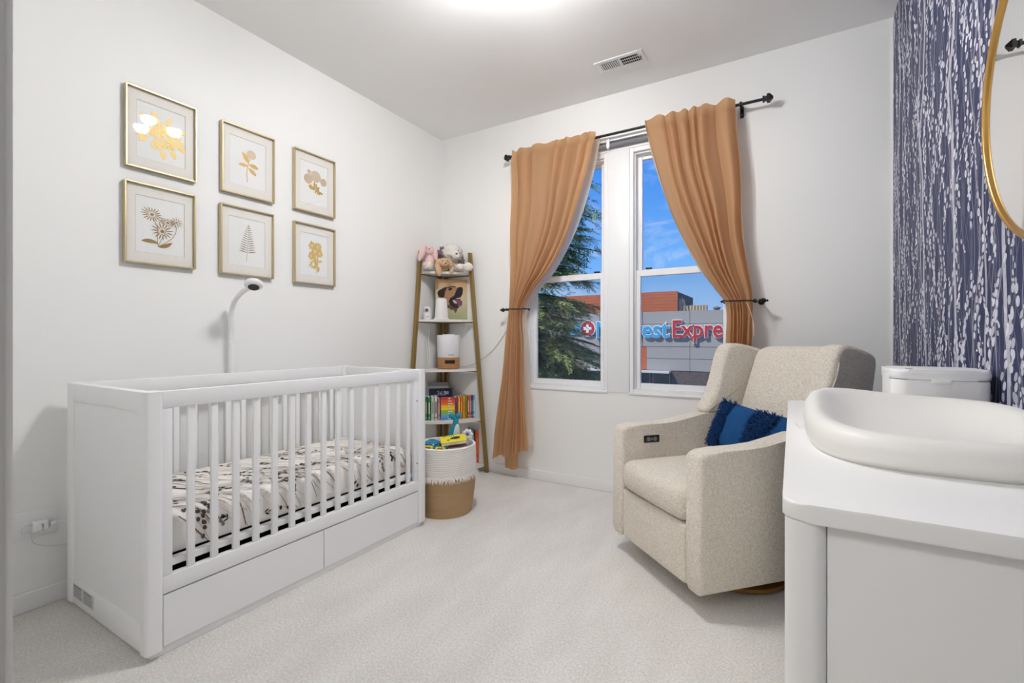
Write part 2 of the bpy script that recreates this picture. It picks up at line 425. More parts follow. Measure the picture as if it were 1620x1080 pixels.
def smooth_path(pts, k=8):
    P = [Vector(p) for p in pts]; o = []
    for i in range(len(P) - 1):
        a, b, c, d = P[max(i - 1, 0)], P[i], P[i + 1], P[min(i + 2, len(P) - 1)]
        for j in range(k):
            t = j / k
            o.append(0.5 * ((2 * b) + (c - a) * t + (2 * a - 5 * b + 4 * c - d) * t * t + (3 * b - a - 3 * c + d) * t ** 3))
    o.append(P[-1]); return o
def blob(name, c, r, m, parent=None, amp=0.0, freq=30.0, sub=3, rot=None, spiky=False):
    bm = bmesh.new(); bmesh.ops.create_icosphere(bm, subdivisions=sub, radius=1.0)
    R = Matrix.Rotation(rot[1], 3, rot[0]) if rot else Matrix.Identity(3)
    for v in bm.verts:
        n = v.co.normalized(); p = Vector((v.co.x * r[0], v.co.y * r[1], v.co.z * r[2]))
        p = R @ p + Vector(c)
        if amp:
            q = noise.noise(p * freq); q = abs(q) * 2 if spiky else q
            p += (R @ n) * amp * q
        v.co = p
    return obj(name, bm, m, parent, True)
def grid_mesh(name, fn, ns, ntt, m, parent=None, smooth=True):
    v = [fn(i / ns, j / ntt) for j in range(ntt + 1) for i in range(ns + 1)]
    f = [(j * (ns + 1) + i, j * (ns + 1) + i + 1, (j + 1) * (ns + 1) + i + 1, (j + 1) * (ns + 1) + i) for j in range(ntt) for i in range(ns)]
    return pyobj(name, v, f, m, parent, smooth)
def rrect(x0, x1, y0, y1, r, n=6):
    o = []
    for cx, cy, a0 in ((x1 - r, y1 - r, 0), (x0 + r, y1 - r, 90), (x0 + r, y0 + r, 180), (x1 - r, y0 + r, 270)):
        for k in range(n + 1):
            a = math.radians(a0 + 90 * k / n); o.append((cx + r * math.cos(a), cy + r * math.sin(a)))
    return o
def text_mesh(s, size, extrude=0.0, offset=0.0):
    cu = bpy.data.curves.new('t', 'FONT'); cu.body = s; cu.size = size; cu.extrude = extrude; cu.offset = offset; cu.resolution_u = 3
    o = bpy.data.objects.new('t', cu); C.objects.link(o)
    dg = bpy.context.evaluated_depsgraph_get(); dg.update()
    me = bpy.data.meshes.new_from_object(o.evaluated_get(dg)); bpy.data.objects.remove(o); bpy.data.curves.remove(cu); me.materials.clear(); return me
def mesh_w(me):
    xs = [v.co.x for v in me.vertices]; return (min(xs), max(xs)) if xs else (0, 0)

# ------------------------------------------------------------------ room shell
XL, XR, YB, YF, HC = -2.557, 0.455, 3.136, 0.10, 2.74
T = 0.14
struct(box('floor', XL - T, XR + 0.9, -1.5, YB + T, -0.2, 0.0, M['carpet']))
struct(box('ceiling', XL - T, XR + 0.9, -1.5, YB + T, HC, HC + 0.2, M['ceil']))
struct(box('wall_left', XL - T, XL, YF - 0.12, YB + T, 0, HC, M['wall']))
struct(box('wall_right', XR, XR + T, YF - 0.12, YB, 0, HC, M['paper']))
# window wall with its opening
OX0, OX1, OZ0, OZ1 = -1.735, -0.300, 0.690, 2.425
bm = bmesh.new()
add_box(bm, XL, OX0, YB, YB + T, 0, HC); add_box(bm, OX1, XR + T, YB, YB + T, 0, HC)
add_box(bm, OX0, OX1, YB, YB + T, 0, OZ0); add_box(bm, OX0, OX1, YB, YB + T, OZ1, HC)
struct(obj('wall_back', bm, M['wall']))
# front wall with doorway (camera stands in the doorway)
DX0, DX1, DZ = -0.45, 0.38, 2.05
bm = bmesh.new()
add_box(bm, XL, DX0, YF - 0.12, YF, 0, HC, 0.0); add_box(bm, DX1, XR, YF - 0.12, YF, 0, HC); add_box(bm, DX0, DX1, YF - 0.12, YF, DZ, HC)
struct(obj('wall_front', bm, M['wall']))
struct(box('trim_jamb_shade', DX0 - 0.001, DX0 + 0.002, YF - 0.115, YF - 0.004, 0, DZ, M['hallwall']))  # grey strip, paints in the shade on the unlit jamb face
# hall behind the doorway
struct(box('wall_hall_left', -1.45, -1.35, -1.5, YF - 0.12, 0, HC, M['hallwall']))
struct(box('wall_hall_right', 1.1, 1.2, -1.5, YF - 0.12, 0, HC, M['hallwall']))
struct(box('wall_hall_back', -1.45, 1.2, -1.6, -1.5, 0, HC, M['hallwall']))
struct(box('wall_hall_side', XR, 1.2, YF - 0.12, YF - 0.02, 0, HC, M['hallwall']))
# baseboards
def base(name, pts):
    struct(prism(name, [(p[0], p[1]) for p in pts], 0, 0.074, 'z', M['trim'], bev=0.004))
base('baseboard_left', [(XL, YF), (XL + 0.012, YF), (XL + 0.012, YB), (XL, YB)])
base('baseboard_back', [(XL + 0.012, YB - 0.012), (XR - 0.012, YB - 0.012), (XR - 0.012, YB), (XL + 0.012, YB)])
base('baseboard_right', [(XR - 0.012, YF), (XR, YF), (XR, YB), (XR - 0.012, YB)])
struct(prism('trim_1', [(XR - 0.004, YB - 0.008), (XR, YB - 0.008), (XR, YB), (XR - 0.004, YB)], 0.074, HC, 'z', M['trim'], sm=False))

# ------------------------------------------------------------------ windows
MX0, MX1 = -1.096, -0.945                       # mullion between the two windows
struct(box('trim_2', MX0, MX1, YB - 0.004, YB + T, OZ0, 2.345, M['vinyl'], bev=0.003))
struct(box('trim_3', OX0, OX1, YB - 0.004, YB + T, 2.345, OZ1, M['vinyl'], bev=0.003))
def window(n, x0, x1):
    w = bpy.data.objects.new('window_%d' % n, None); C.objects.link(w); w['kind'] = 'structure'; w.location = ((x0 + x1) / 2, YB, OZ0)
    cx = (x0 + x1) / 2
    def bx(name, a0, a1, y0, y1, z0, z1, m, par=w, bev=0.003):
        return box(name, a0 - cx, a1 - cx, y0 - YB, y1 - YB, z0 - OZ0, z1 - OZ0, m, par, bev)
    def ring(name, a0, a1, y0, y1, z0, z1, s, top, bot, m):
        bm = bmesh.new()
        for q in ((a0, a0 + s, z0, z1), (a1 - s, a1, z0, z1), (a0 + s, a1 - s, z1 - top, z1), (a0 + s, a1 - s, z0, z0 + bot)):
            add_box(bm, q[0] - cx, q[1] - cx, y0 - YB, y1 - YB, q[2] - OZ0, q[3] - OZ0, 0.003, 1)
        return obj(name, bm, m, w, 40)
    ring('frame', x0, x1, YB + 0.000, YB + 0.12, OZ0 + 0.001, 2.344, 0.028, 0.03, 0.028, M['vinyl'])
    ring('frame_bead', x0 + 0.028, x1 - 0.028, YB + 0.022, YB + 0.11, OZ0 + 0.029, 2.314, 0.010, 0.012, 0.006, M['vinyl'])
    zm = 1.505
    ring('upper_sash', x0 + 0.036, x1 - 0.036, YB + 0.068, YB + 0.094, zm - 0.02, 2.310, 0.034, 0.036, 0.03, M['vinyl'])
    ring('lower_sash', x0 + 0.036, x1 - 0.036, YB + 0.034, YB + 0.062, 0.722, zm + 0.016, 0.030, 0.044, 0.036, M['vinyl'])
    bx('pane', x0 + 0.066, x1 - 0.066, YB + 0.080, YB + 0.083, zm, 2.28, M['glass'], bev=0)
    bx('pane', x0 + 0.062, x1 - 0.062, YB + 0.047, YB + 0.050, 0.752, zm - 0.02, M['glass'], bev=0)
    v = [(x0 + 0.05 - cx, 0.112, 0.735 - OZ0), (x1 - 0.05 - cx, 0.112, 0.735 - OZ0), (x1 - 0.05 - cx, 0.112, zm - OZ0), (x0 + 0.05 - cx, 0.112, zm - OZ0)]
    pyobj('insect_screen', v, [(0, 1, 2, 3)], M['screen'], w)
    bx('sash_lock', x1 - 0.115 if n == 1 else x0 + 0.10, x1 - 0.075 if n == 1 else x0 + 0.14, YB + 0.036, YB + 0.06, zm + 0.016, zm + 0.03, M['blackp'])
    bx('stool', x0, x1, YB - 0.010, YB + 0.012, OZ0 - 0.008, OZ0 + 0.006, M['vinyl'])
    return w
window(1, OX0, MX0)
window(2, MX1, OX1)
# roller shade cassette across the head of the window
sh = thing('window_shade', 'rolled-up dark grey shade in its white headrail above the windows', 'window shade', (-1.02, YB, 2.35))
box('headrail', -0.70, 0.70, -0.034, -0.006, 0.055, 0.082, M['vinyl'], sh, 0.003)
bm = bmesh.new(); v, f = tube_data([(-0.69, -0.02, 0.028), (0.69, -0.02, 0.028)], 0.019, 12)
pyobj('shade_roll', v, f, M['shade'], sh, 50); bm.free()
for x in (-0.06, 0.5):
    box('shade_clip', x - 0.012, x + 0.012, -0.046, -0.034, 0.012, 0.07, M['vinyl'], sh, 0.003)
    lathe('clip_knob', [(0.006, 0.0), (0.009, 0.006), (0.006, 0.012)], M['vinyl'], sh, 10, loc=(x, -0.043, 0.0))

# ------------------------------------------------------------------ ceiling vent
vt = thing('ceiling_vent', 'white metal ceiling register with two banks of louvres', 'vent', (-0.895, 2.79, HC))
bm = bmesh.new()
for q in ((-0.147, 0.147, -0.067, -0.040), (-0.147, 0.147, 0.040, 0.067), (-0.147, -0.118, -0.040, 0.040), (0.112, 0.147, -0.040, 0.040), (-0.008, 0.006, -0.040, 0.040)):
    add_box(bm, q[0], q[1], q[2], q[3], -0.008, -0.001, 0.002, 1)
obj('frame', bm, M['vinyl'], vt, 40)
box('duct_shade', -0.118, 0.112, -0.040, 0.040, -0.0035, -0.001, M['dark'], vt)  # dark sheet painted as shade, the ceiling behind it is not cut
for bank, (a, b) in enumerate(((-0.118, -0.008), (0.006, 0.112))):
    for k in range(9):
        x = a + (b - a) * (k + 0.5) / 9
        sl = pyobj('louvre', [(x - 0.005, -0.040, -0.0045), (x - 0.005, 0.040, -0.0045), (x + (0.006 if bank == 0 else 0.001), 0.040, -0.0095 if bank == 0 else -0.011), (x + (0.006 if bank == 0 else 0.001), -0.040, -0.0095 if bank == 0 else -0.011)], [(0, 1, 2, 3)], M['vinyl'], vt)
for k in range(2):
    box('cross_bar', 0.006, 0.112, -0.016 + k * 0.028, -0.013 + k * 0.028, -0.0075, -0.0045, M['vinyl'], vt)
box('damper_lever', 0.118, 0.126, -0.016, 0.016, -0.018, -0.008, M['greyp'], vt, 0.002)

# ------------------------------------------------------------------ ceiling lamp (just above the frame, mirrored in the picture glass)
cl = thing('ceiling_light', 'flush ceiling light with three frosted glass bulbs', 'ceiling light', (-1.00, 1.65, HC))
lathe('canopy', [(0.15, -0.001), (0.15, -0.02), (0.12, -0.035), (0.03, -0.04)], M['whitep'], cl, 32)
for k in range(3):
    a = math.radians(100 + 120 * k); x, y = 0.12 * math.cos(a), 0.12 * math.sin(a)
    tube('arm', [(0, 0, -0.04), (x * 0.6, y * 0.6, -0.055), (x, y, -0.06)], 0.008, M['whitep'], cl)
    lathe('bulb', [(0.005, -0.065), (0.028, -0.070), (0.044, -0.090), (0.044, -0.112), (0.028, -0.133), (0.005, -0.14)], M['frost'], cl, 20, loc=(x, y, 0), sm=True)
    lathe('light_block_cup', [(0.012, -0.045), (0.042, -0.050), (0.057, -0.068), (0.062, -0.095), (0.059, -0.095), (0.054, -0.070), (0.040, -0.054), (0.012, -0.050)], M['whitep'], cl, 24, loc=(x, y, 0), sm=60)  # cups added to keep the bulbs' direct light off the ceiling
hl = thing('hall_fill_light', 'added unseen fill light in the hall behind the doorway', 'ceiling light', (-0.15, -0.75, HC))  # added to brighten the room, no lamp is known in the hall
lathe('fill_light_shade', [(0.14, -0.001), (0.15, -0.04), (0.11, -0.075), (0.01, -0.085)], M['whitep'], hl, 28)
L = bpy.data.lights.new('fill_light', 'POINT'); L.energy = HALL_FILL_W; L.shadow_soft_size = 0.12; L.color = (1.0, 0.98, 0.955)
lo = bpy.data.objects.new('fill_light', L); C.objects.link(lo); lo.parent = hl; lo.location = (0, 0, -0.22)

# ------------------------------------------------------------------ crib
CX0, CX1, CY0, CY1 = -2.478, -1.795, 0.700, 2.055
CW, CL_ = CX1 - CX0, CY1 - CY0
crib = thing('crib', 'white wooden baby crib with slatted sides and two drawers below', 'crib', (CX0, CY0, 0))
P = 0.052; ZB, ZT = 0.022, 0.885
for (px, py, ix, iy) in ((0, 0, 1, 1), (CW - P, 0, -1, 1), (0, CL_ - P, 1, -1), (CW - P, CL_ - P, -1, -1)):
    pts = rrect(px, px + P, py, py + P, 0.012, 4)
    prism('corner_post', pts, ZB, ZT, 'z', M['crib'], crib, bev=0.002, seg=1)
for side, y0 in (('near', 0.006), ('far', CL_ - 0.034)):
    box('end_top_rail', P, CW - P, y0 - 0.002, y0 + 0.030, 0.815, 0.883, M['crib'], crib, 0.003)
    box('end_bottom_rail', P, CW - P, y0 - 0.002, y0 + 0.030, 0.024, 0.115, M['crib'], crib, 0.003)
    box('end_panel', P, CW - P, y0 + 0.004, y0 + 0.020, 0.115, 0.815, M['crib'], crib, 0.001, 1)
for side, x0 in (('front', CW - 0.036), ('back', 0.008)):
    box('top_rail', x0, x0 + 0.028, P, CL_ - P, 0.826, 0.883, M['crib'], crib, 0.003)
    box('bottom_rail', x0, x0 + 0.028, P, CL_ - P, 0.205, 0.262, M['crib'], crib, 0.003)
    for ya in (P, CL_ - P - 0.03):
        box('stile', x0 + 0.002, x0 + 0.026, ya, ya + 0.030, 0.262, 0.826, M['crib'], crib, 0.002)
    first = None
    for k in range(15):
        y = 0.143 + k * (CL_ - 0.265) / 14
        if first is None:
            first = box('slat', x0 + 0.006, x0 + 0.022, -0.0125, 0.0125, 0.262, 0.826, M['crib'], crib, 0.004)
            first.location = (0, y, 0)
        else:
            o = first.copy(); C.objects.link(o); o.parent = crib; o.location = (0, y, 0)
for z in (0.71, 0.36):
    for yy in (CL_ - P - 0.012,):
        lathe('bolt', [(0.0, -0.0005), (0.0045, -0.0005), (0.0045, 0.002), (0.0, 0.002)], M['greyp'], crib, 10, loc=(CW - 0.010, yy, z), rot=(0, PI / 2, 0))
half = CL_ / 2 + 0.005
for ya, yb in ((P + 0.003, half - 0.0015), (half + 0.0015, CL_ - P - 0.003)):
    box('drawer', CW - 0.034, CW - 0.010, ya, yb, 0.030, 0.200, M['crib'], crib, 0.0015, 1)
box('back_apron', 0.010, 0.030, P, CL_ - P, 0.03, 0.205, M['crib'], crib)
box('plinth', 0.02, CW - 0.016, 0.02, CL_ - 0.02, 0.0, 0.030, M['crib'], crib, 0.002)
box('gap_shade_panel', 0.036, CW - 0.037, 0.04, CL_ - 0.04, 0.20, 0.232, M['dark'], crib)  # added panel whose dark colour paints the shaded gap under the mattress
bm = bmesh.new()
for q in ((0.04, CW - 0.04, 0.04, 0.07), (0.04, CW - 0.04, CL_ - 0.07, CL_ - 0.04), (0.04, 0.07, 0.07, CL_ - 0.07), (CW - 0.07, CW - 0.04, 0.07, CL_ - 0.07)):
    add_box(bm, q[0], q[1], q[2], q[3], 0.277, 0.302, 0.002, 1)
obj('mattress_support', bm, M['crib'], crib)
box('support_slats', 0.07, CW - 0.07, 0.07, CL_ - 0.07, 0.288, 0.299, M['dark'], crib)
# warning label on the near end
plain('labelgrey', 214, 214, 214); plain('labelink', 120, 120, 122)
lb = box('warning_label', P + 0.010, P + 0.205, 0.0025, 0.0042, 0.052, 0.104, M['labelgrey'], crib)
v = []; f = []
rnd = random.Random(5)
for col in range(2):
    for r in range(8):
        x0 = P + 0.016 + col * 0.096; wd = 0.086 - rnd.random() * 0.014; z = 0.100 - r * 0.0058; h = 0.004 if r == 0 else 0.0026
        i = len(v); v += [(x0, 0.0023, z - h), (x0 + wd, 0.0023, z - h), (x0 + wd, 0.0023, z), (x0, 0.0023, z)]; f.append((i, i + 1, i + 2, i + 3))
pyobj('label_text', v, f, M['labelink'], lb)

# mattress, a thing of its own, with a printed fitted sheet
mt = thing('crib_mattress', 'crib mattress in a white fitted sheet printed with brown twigs and dark berries', 'mattress', (CX0 + CW / 2, CY0 + CL_ / 2, 0.302))
MWX, MWY, MH, MR = 0.290, 0.612, 0.148, 0.045
def sheet_pt(a, b, lift=0.0):
    """unfolded coordinates: a across (x), b along (y); beyond the half width it runs down the side"""
    arc = MR * PI / 2
    def side(q, half):
        s = 1 if q >= 0 else -1; q = abs(q); flat = half - MR
        if q <= flat: return s * q, 0.0, 0.0
        q -= flat
        if q <= arc: th = q / MR; return s * (flat + MR * math.sin(th)), MR * (1 - math.cos(th)), th
        return s * half, MR + q - arc, PI / 2
    x, dx, tx = side(a, MWX); y, dy, ty = side(b, MWY)
    z = MH - max(dx, dy)
    z += 0.006 * noise.noise(Vector((a * 7, b * 5, 0))) * (1 if dx + dy == 0 else 0.3)
    s = 1 if a >= 0 else -1
    return Vector((x + lift * math.sin(tx) * s, y + lift * math.sin(ty) * (1 if b >= 0 else -1), max(z, 0.004) + lift * math.cos(max(tx, ty))))
ea = MWX - MR + MR * PI / 2 + MH - MR; eb = MWY - MR + MR * PI / 2 + MH - MR
bm = bmesh.new(); add_box(bm, -MWX, MWX, -MWY, MWY, 0.0, MH, MR, 5)
bmesh.ops.subdivide_edges(bm, edges=[e for e in bm.edges if e.calc_length() > 0.2], cuts=14, use_grid_fill=True)
for vv in bm.verts:
    if vv.co.z > MH - 0.001: vv.co.z += 0.006 * noise.noise(Vector((vv.co.x * 7, vv.co.y * 5, 0)))
obj('fitted_sheet', bm, M['sheet'], mt, 50)
plain('p_brown', 140, 104, 80, 0.9); plain('p_tan', 196, 164, 138, 0.9); plain('p_black', 52, 46, 46, 0.9); plain('p_grey', 128, 128, 136, 0.9); plain('p_plum', 92, 70, 70, 0.9)
rnd = random.Random(21)
sets = {k: ([], []) for k in ('p_brown', 'p_tan', 'p_black', 'p_grey', 'p_plum')}
def addpoly(key, pts):
    v, f = sets[key]; i = len(v); v.extend(sheet_pt(a, b, 0.0010 + 1.5e-5 * (len(f) % 60)) for a, b in pts); f.append(tuple(range(i, i + len(pts))))
def twig(key, a, b, ang, L, w):
    n = max(3, int(L / 0.025)); bend = rnd.uniform(-0.25, 0.25); prev = None
    for k in range(n + 1):
        t = k / n; ww = w * (0.35 + 0.65 * math.sin(PI * min(1, 0.15 + t * 0.85)))
        nx, ny = -math.sin(ang), math.cos(ang); cur = ((a + nx * ww, b + ny * ww), (a - nx * ww, b - ny * ww))
        if prev: addpoly(key, [prev[0], prev[1], cur[1], cur[0]])
        prev = cur; a += math.cos(ang) * L / n; b += math.sin(ang) * L / n; ang += bend / n + rnd.uniform(-0.05, 0.05)
        if abs(a) > ea - 0.012 or abs(b) > eb - 0.012: return a, b, ang
    return a, b, ang
def oval(key, a, b, r1, r2, ang):
    if abs(a) > ea - 0.02 or abs(b) > eb - 0.02: return
    addpoly(key, [(a + r1 * math.cos(t) * math.cos(ang) - r2 * math.sin(t) * math.sin(ang), b + r1 * math.cos(t) * math.sin(ang) + r2 * math.sin(t) * math.cos(ang)) for t in [2 * PI * k / 9 for k in range(9)]])
def valid(a, b): return not (abs(a) > MWX - MR and abs(b) > MWY - MR)
for k in range(430):
    a = rnd.uniform(-ea + .03, ea - .03); b = rnd.uniform(-eb + .03, eb - .03)
    if not valid(a, b): continue
    twig(rnd.choice(['p_tan', 'p_tan', 'p_tan', 'p_brown', 'p_grey', 'p_grey', 'p_black']), a, b, rnd.gauss(0.50, 0.14) + (PI if rnd.random() < .5 else 0), rnd.uniform(0.06, 0.26), rnd.choice([0.0005, 0.0007, 0.001, 0.0022]))
for k in range(72):
    a = rnd.uniform(-ea + .05, ea - .05); b = rnd.uniform(-eb + .05, eb - .05)
    if not valid(a, b): continue
    ang = rnd.gauss(0.5, 0.5); key = rnd.choice(['p_black', 'p_black', 'p_plum', 'p_grey'])
    for j in range(6):
        tw = ang + rnd.uniform(-0.9, 0.9); d = rnd.uniform(0.012, 0.03)
        aa, bb = a + math.cos(tw) * d, b + math.sin(tw) * d
        addpoly('p_brown', [(a - 0.0008, b), (a + 0.0008, b), (aa + 0.0008, bb), (aa - 0.0008, bb)])
        oval(key, aa, bb, 0.0092, 0.0066, tw)
        a += math.cos(ang) * 0.017; b += math.sin(ang) * 0.017
for k in range(55):
    a = rnd.uniform(-ea + .04, ea - .04); b = rnd.uniform(-eb + .04, eb - .04)
    if not valid(a, b): continue
    key = rnd.choice(['p_tan', 'p_brown', 'p_black'])
    for j in range(5):
        oval(key, a + rnd.uniform(-.014, .014), b + rnd.uniform(-.014, .014), 0.010, 0.003, rnd.uniform(0, PI))
for key, (v, f) in sets.items():
    o = pyobj('sheet_print', v, f, M[key], mt); o['kind'] = 'stuff'

# crib camera on a floor stand behind the crib
cc = thing('crib_camera_stand', 'white baby monitor camera on a tall floor stand behind the crib', 'baby monitor', (-2.521, 1.362, 0))
box('foot', -0.018, 0.018, -0.16, 0.16, 0.0, 0.014, M['whitep'], cc, 0.004)
tube('pole', [(0, 0, 0.014), (0, 0, 0.5), (0, 0, 1.12)], 0.0125, M['whitep'], cc, 14)
tube('arm', smooth_path([(0, 0, 1.12), (0, 0, 1.19), (0.035, 0, 1.255), (0.10, 0, 1.295), (0.17, 0, 1.318)]), [0.0125] * 33, M['whitep'], cc, 14)
hd = lathe('camera_head', [(0.0, -0.020), (0.030, -0.020), (0.042, -0.008), (0.042, 0.004), (0.030, 0.016), (0.0, 0.018)], M['whitep'], cc, 28, loc=(0.205, 0, 1.332), rot=(-0.30, math.radians(-26), 0), sm=60)
lathe('lens', [(0.0, -0.0225), (0.024, -0.0225), (0.026, -0.0195), (0.0, -0.0195)], M['blackp'], hd, 24)
lathe('cable_clip', [(0.0, -0.004), (0.015, -0.004), (0.015, 0.004), (0.0, 0.004)], M['whitep'], cc, 16, loc=(0.008, 0, 1.04), rot=(0, PI / 2, 0))

# wall outlet and the camera's adapter
ot = thing('wall_outlet', 'white wall plate low on the wall left of the crib', 'outlet', (XL, 0.575, 0.335))
box('plate', 0.0, 0.006, -0.16, 0.118, -0.055, 0.050, M['whitep'], ot, 0.002)
ad = thing('power_adapter', 'white plug-in power adapter with a looped cord in the wall plate', 'adapter', (XL + 0.006, 0.640, 0.325))
box('body', 0.0, 0.028, -0.024, 0.022, -0.021, 0.019, M['whitep'], ad, 0.006)
box('usb_plug', 0.010, 0.022, 0.028, 0.046, -0.008, 0.006, M['whitep'], ad, 0.002)
tm = text_mesh('nanit', 0.014, 0.0002)
a0, a1 = mesh_w(tm)
link('lettering', tm, plain('inkgrey', 120, 120, 122), ad, (0.0285, 0.006, -0.017), (PI / 2, -PI / 2, PI / 2))
tube('cord', smooth_path([(0.016, -0.022, 0.008), (0.020, -0.036, 0.014), (0.020, -0.052, 0.006), (0.02, -0.054, -0.010), (0.018, -0.040, -0.014), (0.02, -0.030, -0.024), (0.02, -0.02, -0.06), (0.02, 0.02, -0.085), (0.02, 0.08, -0.10), (0.018, 0.16, -0.112)], 6), 0.0020, M['labelgrey'], ad, 6)
tube('cord', smooth_path([(0.016, 0.046, -0.001), (0.018, 0.065, -0.004), (0.02, 0.10, -0.03), (0.018, 0.15, -0.06)], 6), 0.0022, M['whitep'], ad, 6)

# ------------------------------------------------------------------ six framed botanical prints
FW, FH = 0.290, 0.366
class Art:
    def __init__(s): s.v = []; s.f = []
    def poly(s, pts):
        i = len(s.v); s.v += [(1.2e-5 * (len(s.f) % 160), p[0], p[1]) for p in pts]; s.f.append(tuple(range(i, i + len(pts))))
    def leaf(s, x, y, ang, L, w, n=6, curve=0.0):
        up = []; dn = []
        for k in range(n + 1):
            t = k / n; ww = w * math.sin(PI * t) ** 0.8 if 0 < t < 1 else 0; a = ang + curve * t
            px = x + L * t * math.cos(ang + curve * t * 0.5); py = y + L * t * math.sin(ang + curve * t * 0.5)
            up.append((px - ww * math.sin(a), py + ww * math.cos(a))); dn.append((px + ww * math.sin(a), py - ww * math.cos(a)))
        s.poly(up + dn[-2:0:-1])
    def stem(s, pts, w):
        P = smooth_path([(p[0], p[1], 0) for p in pts], 5)
        for a, b in zip(P[:-1], P[1:]):
            d = (b - a).normalized(); n = Vector((-d.y, d.x, 0)) * w
            s.poly([(a + n)[:2], (a - n)[:2], (b - n)[:2], (b + n)[:2]])
    def daisy(s, x, y, r, n, w, sq=1.0, rot=0.0, inner=0.22, rnd=None):
        for k in range(n):
            a = rot + 2 * PI * k / n; j = (rnd.uniform(0.8, 1.1) if rnd else 1)
            x0, y0 = x + r * inner * math.cos(a), y + r * inner * math.sin(a) * sq
            ex, ey = r * j * math.cos(a) , r * j * math.sin(a) * sq
            s.leaf(x0, y0, math.atan2(ey, ex), math.hypot(ex, ey) * (1 - inner), w, 4)
        s.poly([(x + r * inner * 0.85 * math.cos(t), y + r * inner * 0.85 * sq * math.sin(t)) for t in [2 * PI * q / 10 for q in range(10)]])
    def ring(s, x, y, r0, r1, sq=1.0, n=18):
        for k in range(n):
            a, b = 2 * PI * k / n, 2 * PI * (k + 0.72) / n
            s.poly([(x + r0 * math.cos(a), y + r0 * sq * math.sin(a)), (x + r1 * math.cos(a), y + r1 * sq * math.sin(a)), (x + r1 * math.cos(b), y + r1 * sq * math.sin(b)), (x + r0 * math.cos(b), y + r0 * sq * math.sin(b))])
def art_bouquet():
    A = Art(); r = random.Random(3)
    for x, y, R_ in ((-0.02, 0.0, .026), (0.025, 0.022, .03), (0.05, -0.012, .03), (-0.012, 0.035, .026), (-0.045, 0.005, .02), (-0.02, -0.045, .024), (0.02, -0.03, .028)):
        A.daisy(x, y, R_ * 1.05, 8, R_ * 0.23, 0.9, x * 50, 0.3); A.ring(x, y, R_ * 0.06, R_ * 0.16, 0.9, 6)
    for x, y, a, L in ((-.05, .03, 2.2, .05), (-.02, .05, 2.0, .045), (0.02, .05, 1.4, .035), (.06, .03, .5, .03), (-.06, -.01, 3.4, .04), (-.055, -.02, 3.9, .04), (.06, -.03, -.4, .035), (.0, -.06, -1.5, .04), (.03, -.05, -1.1, .04), (-.07, -.005, 4.2, .03)):
        A.leaf(x, y, a, L, 0.009)
    return A
def art_daisies():
    A = Art(); r = random.Random(4)
    A.daisy(-0.035, 0.045, 0.042, 17, 0.0020, 0.85, 0.1, 0.2, r); A.daisy(0.022, 0.022, 0.036, 15, 0.0017, 0.6, 0.3, 0.22, r)
    A.daisy(0.002, -0.018, 0.042, 15, 0.0023, 0.95, 0.2, 0.22, r); A.daisy(0.055, 0.03, 0.028, 11, 0.0016, 0.9, 0.5, 0.18, r)
    A.stem([(-0.03, 0.03), (-0.015, -0.01), (-0.016, -0.06), (-0.012, -0.085)], 0.0011)
    A.stem([(0.055, 0.01), (0.05, -0.02), (0.03, -0.05), (-0.01, -0.082)], 0.0011); A.stem([(0.02, 0.0), (0.0, -0.05), (-0.012, -0.08)], 0.001)
    A.leaf(-0.012, -0.072, 2.75, 0.062, 0.008, 8, 0.7); A.leaf(-0.014, -0.085, 0.1, 0.058, 0.008, 8, 0.7)
    return A
def art_peony():
    A = Art(); r = random.Random(5)
    for q in range(4): A.ring(0.012, 0.048, 0.024 * (0.25 * q + .02), 0.024 * (0.25 * q + 0.2), 0.95, 7 + 3 * q)
    A.stem([(0.004, 0.022), (-0.004, -0.005), (-0.01, -0.045), (-0.008, -0.09)], 0.0018)
    A.leaf(0.0, 0.0, 2.05, 0.06, 0.011, 8, 0.2); A.leaf(-0.006, -0.012, 2.95, 0.045, 0.008, 8, 0.5); A.leaf(0.0, -0.002, -0.05, 0.05, 0.010, 8, -0.3); A.leaf(-0.004, -0.02, -0.45, 0.05, 0.009, 8, -0.3)
    return A
def art_fern():
    A = Art(); A.stem([(0.004, 0.088), (0.002, 0.02), (-0.004, -0.05), (-0.008, -0.092)], 0.0009)
    for k in range(13):
        t = k / 12; y = 0.08 - t * 0.13; L = 0.008 + 0.036 * t ** 0.8
        for sgn in (-1, 1):
            a_ = PI / 2 - sgn * (1.0 + 0.25 * t); x = 0.003 - 0.006 * t
            A.leaf(x, y, a_, L, 0.0015 + 0.0009 * t, 6, -sgn * 0.25)
    return A
def art_poppies():
    A = Art(); r = random.Random(8)
    for x, y, R_ in ((0.006, 0.045, 0.032), (-0.042, 0.022, 0.027), (0.055, 0.026, 0.022), (-0.036, 0.062, 0.012)):
        for q in range(4): A.ring(x, y, R_ * (0.25 * q + .03), R_ * (0.25 * q + 0.2), 1.0, 8 + 4 * q)
    for k in range(26):
        A.leaf(r.uniform(-.02, .03), r.uniform(-.036, -.012), r.uniform(0, 2 * PI), r.uniform(.018, .034), r.uniform(.003, .006))
    return A
def art_lily():
    A = Art(); r = random.Random(9)
    for x, y, R_ in ((-0.016, 0.050, .022), (0.02, 0.048, .022), (0.0, 0.02, .024), (0.03, 0.012, .02), (-0.02, -0.005, .02)):
        A.daisy(x, y, R_ * 1.25, 9, 0.0065, 1, r.random(), 0.2, r)
    for k in range(26): A.leaf(r.uniform(-.024, .028), r.uniform(-.07, -.005), r.uniform(0, 2 * PI), r.uniform(.02, .034), .006)
    A.stem([(0.0, 0.02), (0.006, -0.05), (0.008, -0.1)], 0.0016)
    return A
